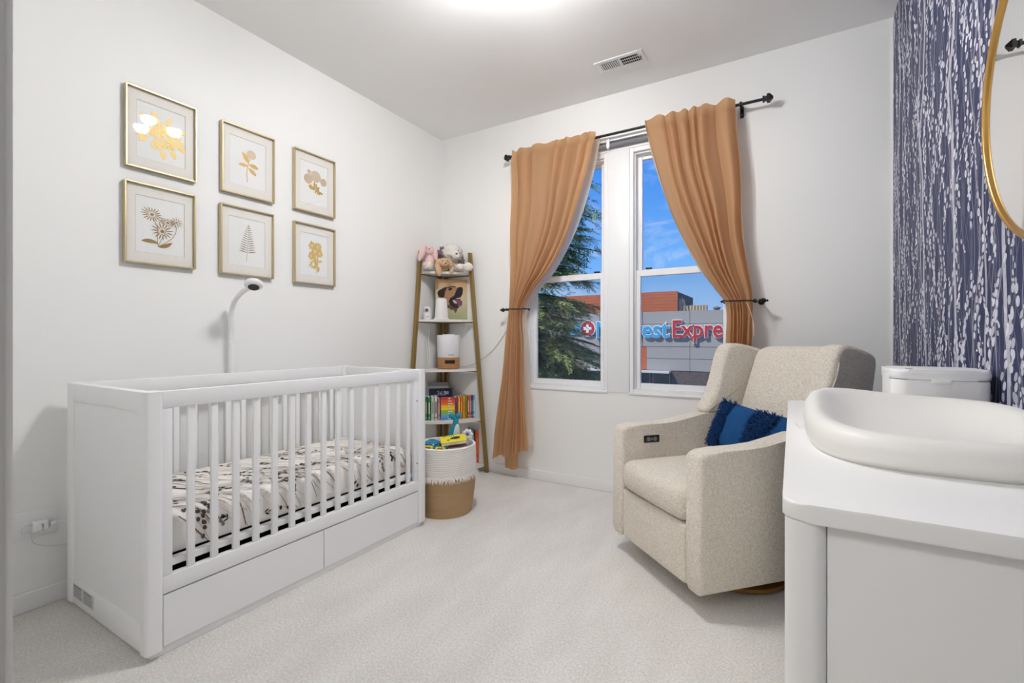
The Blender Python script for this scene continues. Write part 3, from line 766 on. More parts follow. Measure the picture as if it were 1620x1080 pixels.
frames = [(0.913, 2.196, art_bouquet, 'foilbright', 'framed print of a bright gold flower bouquet, top left of six'),
          (0.909, 1.766, art_daisies, 'foilbronze', 'framed print of dark bronze daisies with two leaves, below the gold bouquet'),
          (1.322, 2.193, art_peony, 'foiltan', 'framed print of a single tan peony on a leafy stem, top middle of six'),
          (1.317, 1.763, art_fern, 'foilgrey', 'framed print of a grey-gold fern frond, directly above the crib camera'),
          (1.735, 2.197, art_poppies, 'foiltan', 'framed print of three round poppies over tan leaves, top right of six'),
          (1.735, 1.759, art_lily, 'foilbright', 'framed print of a bright gold flower cluster, lower right of six')]
plain('matline', 205, 203, 198, 0.8)
for y0, ztop, fn, mk, label in frames:
    t = thing('picture_frame', label, 'picture', (XL, y0 + FW / 2, ztop - FH / 2), group='six framed botanical prints')
    bm = bmesh.new(); b = 0.007
    for q in ((-FW / 2, -FW / 2 + b, -FH / 2, FH / 2), (FW / 2 - b, FW / 2, -FH / 2, FH / 2), (-FW / 2 + b, FW / 2 - b, FH / 2 - b, FH / 2), (-FW / 2 + b, FW / 2 - b, -FH / 2, -FH / 2 + b)):
        add_box(bm, 0.001, 0.027, q[0], q[1], q[2], q[3], 0.001, 1)
    obj('frame', bm, M['brass'], t, 40)
    iw, ih = 0.100, 0.130
    box('print_paper', 0.004, 0.009, -iw - 0.004, iw + 0.004, -ih - 0.004, ih + 0.004, M['artpaper'], t)
    bm = bmesh.new()
    for q in ((-FW / 2 + b, -iw, -FH / 2 + b, FH / 2 - b), (iw, FW / 2 - b, -FH / 2 + b, FH / 2 - b), (-iw, iw, ih, FH / 2 - b), (-iw, iw, -FH / 2 + b, -ih)):
        add_box(bm, 0.004, 0.0115, q[0], q[1], q[2], q[3])
    mo = obj('mat_board', bm, M['mat'], t)
    bm = bmesh.new()
    for q in ((-iw, -iw + 0.0012, -ih, ih), (iw - 0.0012, iw, -ih, ih), (-iw, iw, ih - 0.0012, ih), (-iw, iw, -ih, -ih + 0.0012)):
        add_box(bm, 0.0095, 0.0113, q[0], q[1], q[2], q[3])
    obj('mat_bevel', bm, M['matline'], mo)
    A = fn(); po = pyobj('foil_print', A.v, A.f, M[mk], t); po.location = (0.0094, 0.004, 0.0); po.scale = (1, 1.12, 1.12)
    pyobj('picture_glass', [(0.0175, -FW / 2 + b, -FH / 2 + b), (0.0175, FW / 2 - b, -FH / 2 + b), (0.0175, FW / 2 - b, FH / 2 - b), (0.0175, -FW / 2 + b, FH / 2 - b)], [(0, 1, 2, 3)], M['picglass'], t)

# ------------------------------------------------------------------ curtains, rod and holdbacks
YROD, ZROD = 3.056, 2.431
rod = thing('curtain_rod', 'black metal curtain rod with faceted finials above the windows', 'curtain rod', (0, YROD, ZROD))
tube('rod', [(-1.835, 0, 0), (-1.0, 0, 0), (-0.145, 0, 0)], 0.0085, M['black'], rod, 12)
for x, s in ((-1.835, -1), (-0.145, 1)):
    bm = bmesh.new()
    for (a, b, r0, r1) in ((0.0, 0.010, 0.020, 0.020), (0.010, 0.022, 0.014, 0.019), (0.022, 0.036, 0.028, 0.028), (0.036, 0.054, 0.028, 0.007)):
        lo = [bm.verts.new((x + s * a, math.cos(q) * r0, math.sin(q) * r0)) for q in [PI / 4 + k * PI / 2 for k in range(4)]]
        hi = [bm.verts.new((x + s * b, math.cos(q) * r1, math.sin(q) * r1)) for q in [PI / 4 + k * PI / 2 for k in range(4)]]
        bm.faces.new(lo); bm.faces.new(hi)
        for k in range(4): bm.faces.new((lo[k], lo[(k + 1) % 4], hi[(k + 1) % 4], hi[k]))
    obj('finial', bm, M['black'], rod)
for x in (-1.812, -0.258):
    br = box('bracket', x - 0.007, x + 0.007, -0.012, YB - YROD - 0.001, -0.010, 0.012, M['black'], rod, 0.002)
    box('bracket_plate', x - 0.010, x + 0.010, YB - YROD - 0.008, YB - YROD - 0.001, -0.050, 0.020, M['black'], br, 0.002)
    box('bracket_screw', x - 0.004, x + 0.004, YB - YROD - 0.016, YB - YROD - 0.008, -0.036, -0.028, M['greyp'], br)

def curve_of(pts, y):
    q = sorted([(on_y(u, v, y).z, on_y(u, v, y).x) for u, v in pts]); zs = [a for a, b in q]; xs = [b for a, b in q]
    def f(z):
        z = min(max(z, zs[0]), zs[-1])
        for i in range(len(zs) - 1):
            if z <= zs[i + 1]:
                t = (z - zs[i]) / (zs[i + 1] - zs[i])
                m0 = (xs[i + 1] - xs[max(i - 1, 0)]) / (zs[i + 1] - zs[max(i - 1, 0)]); m1 = (xs[min(i + 2, len(xs) - 1)] - xs[i]) / (zs[min(i + 2, len(zs) - 1)] - zs[i])
                h = zs[i + 1] - zs[i]
                return ((2 * t ** 3 - 3 * t * t + 1) * xs[i] + (t ** 3 - 2 * t * t + t) * h * m0 + (-2 * t ** 3 + 3 * t * t) * xs[i + 1] + (t ** 3 - t * t) * h * m1)
        return xs[-1]
    return f
def curtain(label, outer, inner, ztie, hem, nf, seed):
    t = thing('curtain', label, 'curtain', (0, 0, 0), group='pair of tan curtains')
    fo, fi = curve_of(outer, YROD - 0.02), curve_of(inner, YROD - 0.02)
    ZTOP = 2.462; ZSEAM = 2.385
    def depth(s, z):
        near_tie = math.exp(-((z - ztie) / 0.16) ** 2)
        w = abs(math.sin(PI * nf * (s + 0.050 * math.sin(8 * s + seed) + 0.022 * math.sin(19 * s + 2 * seed) + 0.012 * z * math.sin(5 * s + seed)) + seed)) ** 0.75
        w2 = 0.5 + 0.5 * math.sin(2 * PI * nf * 0.47 * s + seed * 2.3 + z * 0.8)
        hi = max(0.0, min(1.0, (z - ZSEAM) / 0.03))
        amp = 0.068 * (1 - 0.35 * near_tie) * (1 - hi * 0.45)
        return YROD - 0.014 - amp * (0.75 * w + 0.25 * w2) - 0.004 * noise.noise(Vector((s * 14, z * 8, seed)))
    NT = 90
    def fn(s, q):
        zb = hem(s); z = ZTOP + (zb - ZTOP) * q
        x = fo(z) + (fi(z) - fo(z)) * s
        if q < 0.02: z += 0.007 * math.sin(2 * PI * nf * (s + 0.05 * math.sin(8 * s + seed)) + seed + 1.0)
        x += 0.006 * math.sin(9 * z + seed + 5 * s) * min(1, abs(fi(z) - fo(z)) / 0.3)
        return (x, depth(s, z), z)
    grid_mesh('curtain_panel', fn, 120, NT, M['curtain'], t)
    def fl(s, q):
        zb = hem(s) + 0.03; z = ZTOP - 0.005 + (zb - ZTOP) * q
        x = fo(z) + (fi(z) - fo(z)) * (0.01 + s * 1.0) + (0.007 * s if fi(z) > fo(z) else -0.007 * s)
        return (x, YROD + 0.018 + 0.006 * math.sin(2 * PI * nf * s), z)
    grid_mesh('lining', fl, 60, 60, M['lining'], t)
    def fseam(s, q):
        z = ZSEAM + 0.002 - 0.004 * q; x = fo(z) + (fi(z) - fo(z)) * s
        x += 0.006 * math.sin(9 * z + seed + 5 * s); return (x, depth(s, z) - 0.0012, z)
    grid_mesh('pocket_seam', fseam, 120, 1, M['curtain'], t)
    return t, fo, fi, depth
lc = curtain('tan curtain panel tied back at the left, hem hanging above the baseboard',
             [(813, 243), (814, 330), (813, 420), (809, 490), (804, 560), (795, 640), (785, 722)],
             [(943, 219), (935, 262), (920, 320), (900, 375), (872, 428), (848, 458), (829, 490), (831, 540), (834, 620), (838, 714)],
             1.275, lambda s: 0.150 + 0.085 * s + 0.015 * math.sin(9 * s), 6.3, 0.6)
def flap(s, q):
    z = 0.42 + (0.062 + 0.03 * abs(s - 0.4) - 0.42) * q; return (-1.895 + 0.115 * s + (0.012 * q), YROD + 0.004 + 0.016 * math.sin(6 * s) * q, z)
grid_mesh('trailing_fold', flap, 24, 16, M['curtain'], lc[0])
rc = curtain('tan curtain panel tied back at the right, falling behind the armchair',
             [(1165, 166), (1170, 260), (1176, 360), (1184, 430), (1190, 478), (1190, 545), (1194, 700)],
             [(1022, 197), (1034, 250), (1052, 305), (1078, 370), (1108, 425), (1135, 460), (1149, 480), (1149, 545), (1138, 760)],
             1.275, lambda s: 0.16, 6.6, 2.1)
def holdback(label, xa, xb, ztie, wall_x, out_x):
    t = thing('curtain_holdback', label, 'holdback', (wall_x, YB, ztie), group='black curtain holdbacks')
    lathe('rosette', [(0.0, 0.001), (0.018, 0.001), (0.018, 0.006), (0.008, 0.010), (0.0, 0.010)], M['black'], t, 16, rot=(PI / 2, 0, 0))
    tube('post', [(0, -0.006, 0), (0, -0.105, 0)], 0.006, M['black'], t, 10)
    lathe('knob', [(0.0, 0.0), (0.010, 0.003), (0.016, 0.014), (0.010, 0.026), (0.004, 0.03), (0.008, 0.036), (0.0, 0.042)], M['black'], t, 14, loc=(0, -0.10, 0), rot=(0, math.copysign(PI / 2, out_x), 0))
    lo_, hi_ = min(xa, xb) - 0.020 - wall_x, max(xa, xb) + 0.022 - wall_x
    ring = [(p, q - YB, 0.004 * math.cos(k)) for k, (p, q) in enumerate(rrect(lo_, hi_, 2.972, YROD + 0.040, 0.022, 6))]
    tube('tie_band', ring, 0.0045, M['black'], t, 8, closed=True)
    return t
holdback('black knob and band holding the left curtain', lc[1](1.275), lc[2](1.275), 1.275, -1.872, -1)
hb = holdback('black knob and band holding the right curtain', rc[1](1.275), rc[2](1.275), 1.275, -0.155, 1)
tube('pull_cord', smooth_path([(-0.075, -0.155, 0.0), (-0.055, -0.158, -0.04), (-0.035, -0.152, -0.12), (-0.03, -0.15, -0.2)]), 0.0025, plain('cordtan', 222, 196, 160), hb, 6)

# ------------------------------------------------------------------ corner ladder shelf
ux, uy = Vector((1, 0, 0)), Vector((0, -1, 0))
shelf = thing('corner_shelf', 'tall gold-framed corner shelf with five white fan-shaped shelves', 'shelf', (XL, YB, 0))
SH = [0.050, 0.410, 0.808, 1.200, 1.580]
def ext(z): return 0.482 - (z / 1.75) * 0.165
def leg_bar(name, path, w, d):
    bm = bmesh.new()
    for p0, p1 in zip(path[:-1], path[1:]):
        p0, p1 = Vector(p0), Vector(p1)
        vs = []
        for p in (p0, p1): vs += [bm.verts.new((p.x + a * w, p.y + b * d, p.z)) for a, b in ((-1, -1), (1, -1), (1, 1), (-1, 1))]
        for q in ((0, 1, 2, 3), (7, 6, 5, 4), (0, 4, 5, 1), (1, 5, 6, 2), (2, 6, 7, 3), (3, 7, 4, 0)): bm.faces.new([vs[i] for i in q])
    return obj(name, bm, M['shelfgold'], shelf)
leg_bar('leg', [(ext(0), -0.040, 0), (ext(1.75), -0.040, 1.75)], 0.013, 0.013)
leg_bar('leg', [(0.040, -ext(0), 0), (0.040, -ext(1.75), 1.75)], 0.013, 0.013)
leg_bar('leg', [(0.062, -0.025, 0), (0.062, -0.025, 1.75)], 0.016, 0.010)
leg_bar('leg', [(0.025, -0.062, 0), (0.025, -0.062, 1.75)], 0.010, 0.016)
def arc_pt(a, b, k, bulge):
    p = a.lerp(b, k); out = Vector((1, -1)).normalized(); return p + out * bulge * 4 * k * (1 - k)
for z in SH:
    e = ext(z) - 0.013
    a, b = Vector((0.030, -e)), Vector((e, -0.030)); pts = [(0.030, -0.030)] + [tuple(arc_pt(a, b, k / 12, e * 0.16)) for k in range(13)]
    prism('shelf_board', pts, z - 0.009, z + 0.009, 'z', M['shelf'], shelf, bev=0.002, seg=1)
    tube('side_bar', [(ext(z), -0.04, z - 0.014), (0.06, -0.04, z - 0.014)], 0.005, M['shelfgold'], shelf, 6)
    tube('side_bar', [(0.04, -ext(z), z - 0.014), (0.04, -0.06, z - 0.014)], 0.005, M['shelfgold'], shelf, 6)
E1, E2 = Vector((0.7071, 0.7071, 0)), Vector((0.7071, -0.7071, 0))      # along the shelf front, out of the corner
CORNER = Vector((XL, YB, 0))
def sp(along, outw, z): return CORNER + E1 * along + E2 * outw + Vector((0, 0, z))
RZ = math.radians(45)     # local x along the front, local -y out of the corner

# --- plush toys on the top shelf
plain('pinkplush', 236, 200, 200, 1.0, spec=0.05, bump=(200, 0.6, 0.004)); plain('creamplush', 238, 230, 220, 1.0, spec=0.05, bump=(180, 0.7, 0.005))
plain('shagwhite', 240, 236, 228, 1.0, spec=0.05, bump=(120, 0.9, 0.008)); plain('shaggrey', 136, 120, 124, 1.0, spec=0.05, bump=(120, 0.9, 0.008)); plain('tanplush', 208, 174, 138, 1.0, spec=0.05, bump=(200, 0.6, 0.004))
plain('nose', 44, 40, 44, 0.4)
ZS = SH[4] + 0.0096
bn = thing('plush_bunny', 'pink plush bunny with long drooping ears and cream feet', 'plush toy', sp(-0.128, 0.256, ZS), RZ)
bn.scale = (0.88, 0.88, 0.88)
blob('body', (0, 0, 0.085), (0.046, 0.045, 0.068), M['pinkplush'], bn, 0.004, 40)
blob('head', (-0.004, -0.012, 0.186), (0.046, 0.044, 0.043), M['pinkplush'], bn, 0.003, 40)
blob('ear', (-0.070, -0.056, 0.150), (0.026, 0.016, 0.075), M['pinkplush'], bn, 0.003, 40, rot=('Y', 0.35))
blob('ear', (0.052, -0.016, 0.150), (0.022, 0.015, 0.060), M['pinkplush'], bn, 0.003, 40, rot=('Y', -0.12))
blob('leg', (0.000, -0.052, 0.047), (0.029, 0.050, 0.040), M['creamplush'], bn, 0.005, 60, rot=('Z', -0.4))
blob('leg', (-0.032, -0.058, 0.040), (0.026, 0.034, 0.032), M['creamplush'], bn, 0.005, 60)
blob('foot_pad', (-0.046, -0.078, 0.048), (0.020, 0.020, 0.024), M['pinkplush'], bn)
blob('nose', (-0.006, -0.055, 0.192), (0.007, 0.005, 0.005), M['nose'], bn, sub=2)
for x in (-0.03, 0.018): blob('eye', (x, -0.045, 0.207), (0.004, 0.004, 0.004), M['nose'], bn, sub=1)
dg = thing('plush_sheepdog', 'shaggy white plush dog with purple-grey ears', 'plush toy', sp(0.068, 0.205, ZS), RZ)
blob('body', (0.012, 0.01, 0.100), (0.066, 0.036, 0.072), M['shagwhite'], dg, 0.016, 60, 4, spiky=True)
hd = blob('head', (-0.012, -0.015, 0.155), (0.070, 0.062, 0.066), M['shagwhite'], dg, 0.022, 70, 4, spiky=True)
blob('ear', (-0.082, 0.0, 0.140), (0.034, 0.024, 0.062), M['shaggrey'], dg, 0.024, 60, 4, rot=('Y', 0.15), spiky=True)
blob('ear', (0.044, -0.012, 0.124), (0.028, 0.024, 0.062), M['shaggrey'], dg, 0.014, 60, 4, rot=('Y', -0.5), spiky=True)
blob('muzzle', (0.006, -0.07, 0.130), (0.034, 0.028, 0.026), M['shagwhite'], dg, 0.012, 70, 3, spiky=True)
blob('nose', (0.012, -0.100, 0.140), (0.010, 0.007, 0.008), M['nose'], dg, sub=2)
for x in (-0.028, 0.030): blob('eye', (x, -0.080, 0.172), (0.005, 0.004, 0.005), M['nose'], dg, sub=1)
blob('paw', (0.036, -0.118, 0.032), (0.030, 0.034, 0.028), M['creamplush'], dg, 0.004, 60)
blob('leg', (0.058, -0.072, 0.036), (0.034, 0.046, 0.030), M['creamplush'], dg, 0.004, 60)
blob('paw', (0.100, -0.122, 0.036), (0.040, 0.034, 0.034), M['creamplush'], dg, 0.004, 60)
pp = thing('plush_puppy', 'small tan plush puppy lying at the shelf edge between the other toys', 'plush toy', sp(-0.019, 0.292, ZS), RZ)
blob('body', (0.004, 0.002, 0.036), (0.040, 0.026, 0.034), M['tanplush'], pp, 0.003, 40)
blob('head', (0.0, -0.03, 0.060), (0.043, 0.040, 0.040), M['tanplush'], pp, 0.002, 40)
blob('muzzle', (0.004, -0.066, 0.046), (0.024, 0.020, 0.018), M['tanplush'], pp, 0.001, 40)
blob('ear', (-0.050, -0.03, 0.055), (0.018, 0.014, 0.042), M['tanplush'], pp, 0.002, 40, rot=('Y', 0.4))
blob('ear', (0.046, -0.03, 0.064), (0.018, 0.014, 0.040), M['tanplush'], pp, 0.002, 40, rot=('Y', -0.35))
blob('leg', (-0.045, -0.052, 0.000), (0.024, 0.022, 0.048), M['tanplush'], pp, 0.002, 40, rot=('Y', -0.1))
blob('leg', (0.058, -0.055, 0.000), (0.016, 0.017, 0.034), M['tanplush'], pp, 0.002, 40, rot=('Y', 0.4))
blob('nose', (0.006, -0.086, 0.050), (0.007, 0.005, 0.005), M['nose'], pp, sub=2)
for x in (-0.017, 0.020): blob('eye', (x, -0.066, 0.072), (0.0045, 0.004, 0.005), M['nose'], pp, sub=1)

# --- second shelf: painted dog canvas, sound machine, camera
ZS = SH[3] + 0.0096
cv = thing('dog_canvas', 'painted canvas of a brown dog with a black muzzle and its tongue out', 'painting', sp(0.055, 0.192, ZS), RZ)
cvr = bpy.data.materials.new('canvas_wash'); cvr.use_nodes = True
_n = cvr.node_tree; _b = _n.nodes['Principled BSDF']; _b.inputs['Roughness'].default_value = 0.85
_t = _n.nodes.new('ShaderNodeTexCoord'); _s = _n.nodes.new('ShaderNodeSeparateXYZ'); _r = _n.nodes.new('ShaderNodeValToRGB'); _z = _n.nodes.new('ShaderNodeTexNoise'); _z.inputs['Scale'].default_value = 9
_a = _n.nodes.new('ShaderNodeMath'); _a.operation = 'MULTIPLY_ADD'; _a.inputs[1].default_value = 0.14
_n.links.new(_t.outputs['Object'], _s.inputs[0]); _n.links.new(_t.outputs['Object'], _z.inputs['Vector']); _n.links.new(_z.outputs['Fac'], _a.inputs[0]); _n.links.new(_s.outputs['Z'], _a.inputs[2])
_mr = _n.nodes.new('ShaderNodeMapRange'); _mr.inputs[1].default_value = 0.05; _mr.inputs[2].default_value = 0.42; _n.links.new(_a.outputs[0], _mr.inputs[0]); _n.links.new(_mr.outputs[0], _r.inputs[0])
_r.color_ramp.elements[0].color = lin(160, 170, 128); _r.color_ramp.elements[1].color = lin(206, 160, 110); _k = _r.color_ramp.elements.new(0.5); _k.color = lin(206, 192, 158)
_n.links.new(_r.outputs[0], _b.inputs['Base Color'])
box('canvas', -0.130, 0.130, 0.0, 0.018, 0.0, 0.330, cvr, cv, 0.002)
plain('dogtan', 172, 130, 98, 0.8); plain('dogblack', 38, 33, 36, 0.8); plain('dogtongue', 128, 78, 98, 0.8); plain('dogbrown', 98, 72, 58, 0.8); plain('dogwhite', 214, 196, 204, 0.8)
def paint(name, key, pts, d):
    """outline in canvas units 0..1 (x right, y down) from the picture"""
    P = [(-0.130 + 0.26 * px, -0.0006 - d * 0.0004, 0.330 * (1 - py)) for px, py in pts]
    bm = bmesh.new(); f = bm.faces.new([bm.verts.new(p) for p in P]); bmesh.ops.triangulate(bm, faces=[f]); return obj(name, bm, M[key], cv)
paint('neck_paint', 'dogbrown', [(.33, .58), (.36, .74), (.42, .70), (.48, .76), (.55, .74), (.63, .84), (.70, .70), (.72, .60), (.5, .5)], 1)
paint('head_paint', 'dogtan', [(.24, .30), (.34, .20), (.50, .16), (.62, .17), (.70, .22), (.70, .40), (.62, .50), (.48, .52), (.42, .64), (.33, .62), (.28, .48), (.24, .40)], 2)
paint('ear_paint', 'dogblack', [(.05, .34), (.10, .28), (.30, .19), (.36, .20), (.30, .30), (.27, .44), (.20, .46), (.10, .44)], 3)
paint('muzzle_paint', 'dogblack', [(.66, .24), (.70, .19), (.82, .18), (.86, .24), (.84, .36), (.78, .44), (.66, .46), (.55, .47), (.48, .52), (.50, .60), (.62, .66), (.76, .66), (.72, .70), (.58, .70), (.46, .63), (.41, .54), (.46, .46), (.58, .40), (.64, .32)], 4)
paint('mouth_paint', 'dogblack', [(.48, .52), (.56, .48), (.78, .48), (.80, .62), (.66, .66), (.52, .60)], 5)
paint('tongue_paint', 'dogtongue', [(.52, .52), (.60, .49), (.78, .50), (.84, .54), (.83, .62), (.78, .67), (.70, .62), (.58, .60)], 6)
paint('tongue_highlight_paint', 'dogwhite', [(.53, .51), (.58, .51), (.66, .56), (.66, .59), (.58, .58)], 7)
paint('eye_paint', 'dogblack', [(.39, .24), (.46, .21), (.52, .22), (.50, .26), (.42, .28)], 8)
paint('brow_paint', 'dogblack', [(.34, .205), (.48, .17), (.60, .165), (.64, .19), (.50, .185), (.38, .22)], 9)
sm_ = thing('sound_machine', 'white tapered night light sound machine in front of the dog canvas', 'sound machine', sp(-0.035, 0.266, ZS), RZ)
lathe('base', [(0.062, 0.0), (0.063, 0.006), (0.060, 0.010), (0.02, 0.010)], M['whitep'], sm_, 32)
lathe('body', [(0.053, 0.010), (0.054, 0.016), (0.0505, 0.075), (0.043, 0.155), (0.039, 0.165), (0.0, 0.167)], plain('frostwhite', 236, 234, 232, 0.7), sm_, 32)
mo = thing('monitor_camera', 'small white egg-shaped monitor camera at the left of the second shelf', 'camera', sp(-0.145, 0.255, ZS), RZ)
lathe('body', [(0.030, 0.0), (0.0325, 0.004), (0.032, 0.060), (0.029, 0.082), (0.019, 0.098), (0.0, 0.103)], M['whitep'], mo, 24, sy=0.9, sm=60)
hd = blob('camera_ball', (-0.002, -0.012, 0.070), (0.026, 0.024, 0.025), M['whitep'], mo)
lathe('lens', [(0.0, 0.0), (0.013, 0.0), (0.012, 0.004), (0.0, 0.004)], plain('lensgrey', 96, 96, 98, 0.2), hd, 18, loc=(-0.006, -0.0375, 0.072), rot=(PI / 2, 0, 0))
box('indicator', -0.006, 0.006, -0.031, -0.028, 0.018, 0.024, M['greyp'], mo, 0.001)
cb = thing('monitor_cable', 'thin white power cable hanging down inside the left side of the corner shelf', 'cable', sp(-0.145, 0.190, 1.185))
for k, dx in enumerate((0.0, 0.022)):
    tube('cord', smooth_path([(dx * 0.3, 0, 0.0), (0.004 + dx, 0, -0.06), (dx - 0.004, 0.002, -0.16), (0.010 + dx, 0, -0.26), (dx, 0, -0.366)], 6), 0.0022, M['whitep'], cb, 6)

# --- third shelf: humidifier
ZS = SH[2] + 0.0096
hu = thing('humidifier', 'white humidifier with a wood-grain base and dark display', 'humidifier', sp(0.022, 0.262, ZS), RZ)
pts = [(0.076, 0.0), (0.084, 0.006), (0.088, 0.018), (0.089, 0.090), (0.086, 0.092)]
lathe('wood_base', pts, M['woodbase'], hu, 40, sy=0.92)
lathe('water_tank', [(0.0865, 0.092), (0.0885, 0.095), (0.092, 0.262), (0.0905, 0.268), (0.086, 0.268), (0.050, 0.2681), (0.046, 0.274), (0.0, 0.275)], plain('tankwhite', 238, 238, 241, 0.4), hu, 40, sy=0.92)
def wrap_patch(name, a0, a1, z0, z1, r, m, par, n=8, sy=0.92):
    v = []; f = []
    for k in range(n + 1):
        a = a0 + (a1 - a0) * k / n
        for z in (z0, z1): v.append((r * math.sin(a), -r * sy * math.cos(a), z))
    for k in range(n): f.append((2 * k, 2 * k + 2, 2 * k + 3, 2 * k + 1))
    return pyobj(name, v, f, m, par, True)
wrap_patch('display', -0.42, 0.48, 0.044, 0.072, 0.0905, M['blackp'], hu)
for k in range(5): wrap_patch('logo_mark', -0.13 + k * 0.072, -0.085 + k * 0.072, 0.108, 0.108 + (0.009 if k % 2 else 0.006), 0.0905, M['greyp'], hu, 1)
wrap_patch('logo_mark', 0.25, 0.33, 0.106, 0.119, 0.0906, M['greyp'], hu, 2)
hc = thing('humidifier_cable', 'thin grey cable running along the wall from the humidifier to the curtain', 'cable', (XL, YB - 0.008, 0))
tube('cord', smooth_path([(0.20, -0.045, 0.822), (0.28, -0.010, 0.835), (0.36, -0.005, 0.865), (0.44, 0.0, 0.91), (0.52, 0.0, 0.97), (0.60, 0.0, 1.06), (0.68, 0.0, 1.16), (0.75, 0.002, 1.20)], 6), 0.0024, plain('cordgrey', 196, 192, 188), hc, 6)

# --- books
plain('pages', 232, 226, 212, 0.9)
def book(label, col, along, outw, z, th, h, dp, rz=0.0, tilt=0.0, front=False, group=None, band=None):
    """spine faces local -y; front=True shows the cover instead"""
    t = thing('book', label, 'book', sp(along, outw, z), RZ + rz, group); t.rotation_euler = (0, tilt, RZ + rz)
    key = 'bk_%d_%d_%d' % col
    if key not in M: plain(key, *col, 0.55)
    bm = bmesh.new()
    if not front:
        add_box(bm, -th / 2, -th / 2 + 0.002, 0.0, dp, 0, h); add_box(bm, th / 2 - 0.002, th / 2, 0.0, dp, 0, h); add_box(bm, -th / 2, th / 2, -0.002, 0.0, 0, h, 0.0006, 1)
        obj('cover', bm, M[key], t); box('pages', -th / 2 + 0.002, th / 2 - 0.002, 0.0005, dp - 0.003, 0.003, h - 0.003, M['pages'], t)
        if band:
            bk = 'bk_%d_%d_%d' % band
            if bk not in M: plain(bk, *band, 0.55)
            box('spine_title', -th * 0.22, th * 0.22, -0.0035, -0.0021, h * 0.28, h * 0.78, M[bk], t)
            box('spine_mark', -th * 0.25, th * 0.25, -0.0035, -0.0021, h * 0.08, h * 0.14, M[bk], t)
    else:
        add_box(bm, -dp / 2, dp / 2, -0.002, 0.0, 0, h, 0.0006, 1); add_box(bm, -dp / 2, dp / 2, th - 0.002, th, 0, h); add_box(bm, -dp / 2 - 0.001, -dp / 2 + 0.001, 0.0, th - 0.002, 0, h)
        obj('cover', bm, M[key], t); box('pages', -dp / 2 + 0.002, dp / 2 - 0.003, 0.0, th - 0.002, 0.003, h - 0.003, M['pages'], t)
    return t
ZS = SH[1] + 0.0096
row = [(-0.212, .285, .016, .178, (84, 60, 70), 'slim maroon picture book at the far left of the book row', (200, 180, 170)),
       (-0.180, .293, .020, .182, (62, 88, 136), 'blue-spined picture book left of the teal one', (210, 214, 224)),
       (-0.156, .300, .018, .186, (40, 120, 112), 'teal-spined picture book between the blue and the green one', (220, 200, 120)),
       (-0.133, .305, .020, .182, (38, 132, 80), 'green-spined picture book right of the teal one', (220, 226, 214)),
       (-0.107, .309, .022, .188, (206, 216, 190), 'pale green picture book right of the green one', (150, 160, 150)),
       (-0.082, .312, .020, .190, (232, 226, 220), 'white-spined picture book with dark dots left of the rainbow book', (70, 60, 60)),
       (-0.058, .309, .018, .172, (196, 124, 124), 'dusty pink board book tucked beside the rainbow book', (230, 200, 190)),
       (0.078, .303, .026, .176, (146, 66, 92), 'plum-coloured board book right of the rainbow book', (110, 46, 70)),
       (0.102, .299, .016, .178, (232, 184, 70), 'light yellow board book next to the plum one', (250, 220, 130)),
       (0.122, .295, .016, .180, (222, 110, 40), 'orange board book between two yellow ones', (240, 200, 60)),
       (0.142, .289, .016, .182, (240, 176, 30), 'deep yellow board book left of the green one', (210, 130, 20)),
       (0.160, .284, .014, .184, (130, 160, 50), 'lime green board book left of the red one', (90, 120, 40)),
       (0.180, .276, .018, .184, (206, 74, 66), 'red board book left of the orange-pink one', (240, 190, 180)),
       (0.196, .270, .010, .180, (232, 130, 90), 'thin orange-pink board book between red and navy', (250, 220, 200)),
       (0.211, .262, .014, .184, (32, 76, 124), 'navy board book near the right end of the row', (150, 190, 220)),
       (0.229, .254, .014, .186, (122, 178, 214), 'light blue board book near the right shelf leg', (240, 240, 240)),
       (0.252, .238, .022, .200, (240, 186, 40), 'tall golden yellow book against the right shelf leg', (60, 50, 40))]
for al, ow, th, h, col, lab, band in row:
    book(lab, col, al, ow, ZS, th * 0.92, h * 0.98, 0.118, group='books on the corner shelf', band=band)
rb = book('rainbow-striped board book facing out in the middle of the row', (70, 150, 200), 0.010, 0.324, ZS, 0.018, 0.178, 0.108, front=True, group='books on the corner shelf')
for k, c_ in enumerate(((216, 50, 40), (228, 84, 34), (226, 110, 40), (246, 196, 20), (250, 214, 40), (150, 190, 60), (120, 190, 130), (90, 170, 210), (80, 150, 200))):
    key = 'stripe%d' % k; plain(key, *c_, 0.5); hh = 0.178 / 9
    st = box('stripe', -0.054, 0.054, -0.0032, -0.0021, 0.178 - (k + 1) * hh, 0.178 - k * hh, M[key], rb)
    box('stripe_lettering', 0.0, 0.020 + 0.018 * ((k * 7) % 3) / 2, -0.0038, -0.0033, 0.178 - (k + 0.68) * hh, 0.178 - (k + 0.34) * hh, M['pages'], st)
nb = book('grey spiral-bound notebook standing behind the row', (150, 150, 152), -0.075, 0.132, ZS, 0.016, 0.280, 0.215, front=True, group='books on the corner shelf')
for k in range(15): tube('binding_ring', [(-0.108 + 0.006 * math.cos(a), 0.006 + 0.010 * math.sin(a), 0.02 + k * 0.017) for a in [2 * PI * q / 8 for q in range(8)]], 0.0012, M['blackp'], nb, 4, True)
wb = book('slim white book standing between the notebook and the navy one', (206, 206, 208), -0.050, 0.153, ZS, 0.018, 0.250, 0.170, front=True, group='books on the corner shelf')
yb = book('navy book with the number 365 on its cover standing behind the row', (34, 40, 70), -0.030, 0.178, ZS, 0.022, 0.232, 0.185, front=True, group='books on the corner shelf')
tm = text_mesh('365', 0.052, 0.0003, 0.0005); link('cover_number', tm, plain('covergrey', 196, 200, 212), yb, (-0.035, -0.0026, 0.178), (PI / 2, 0, 0))
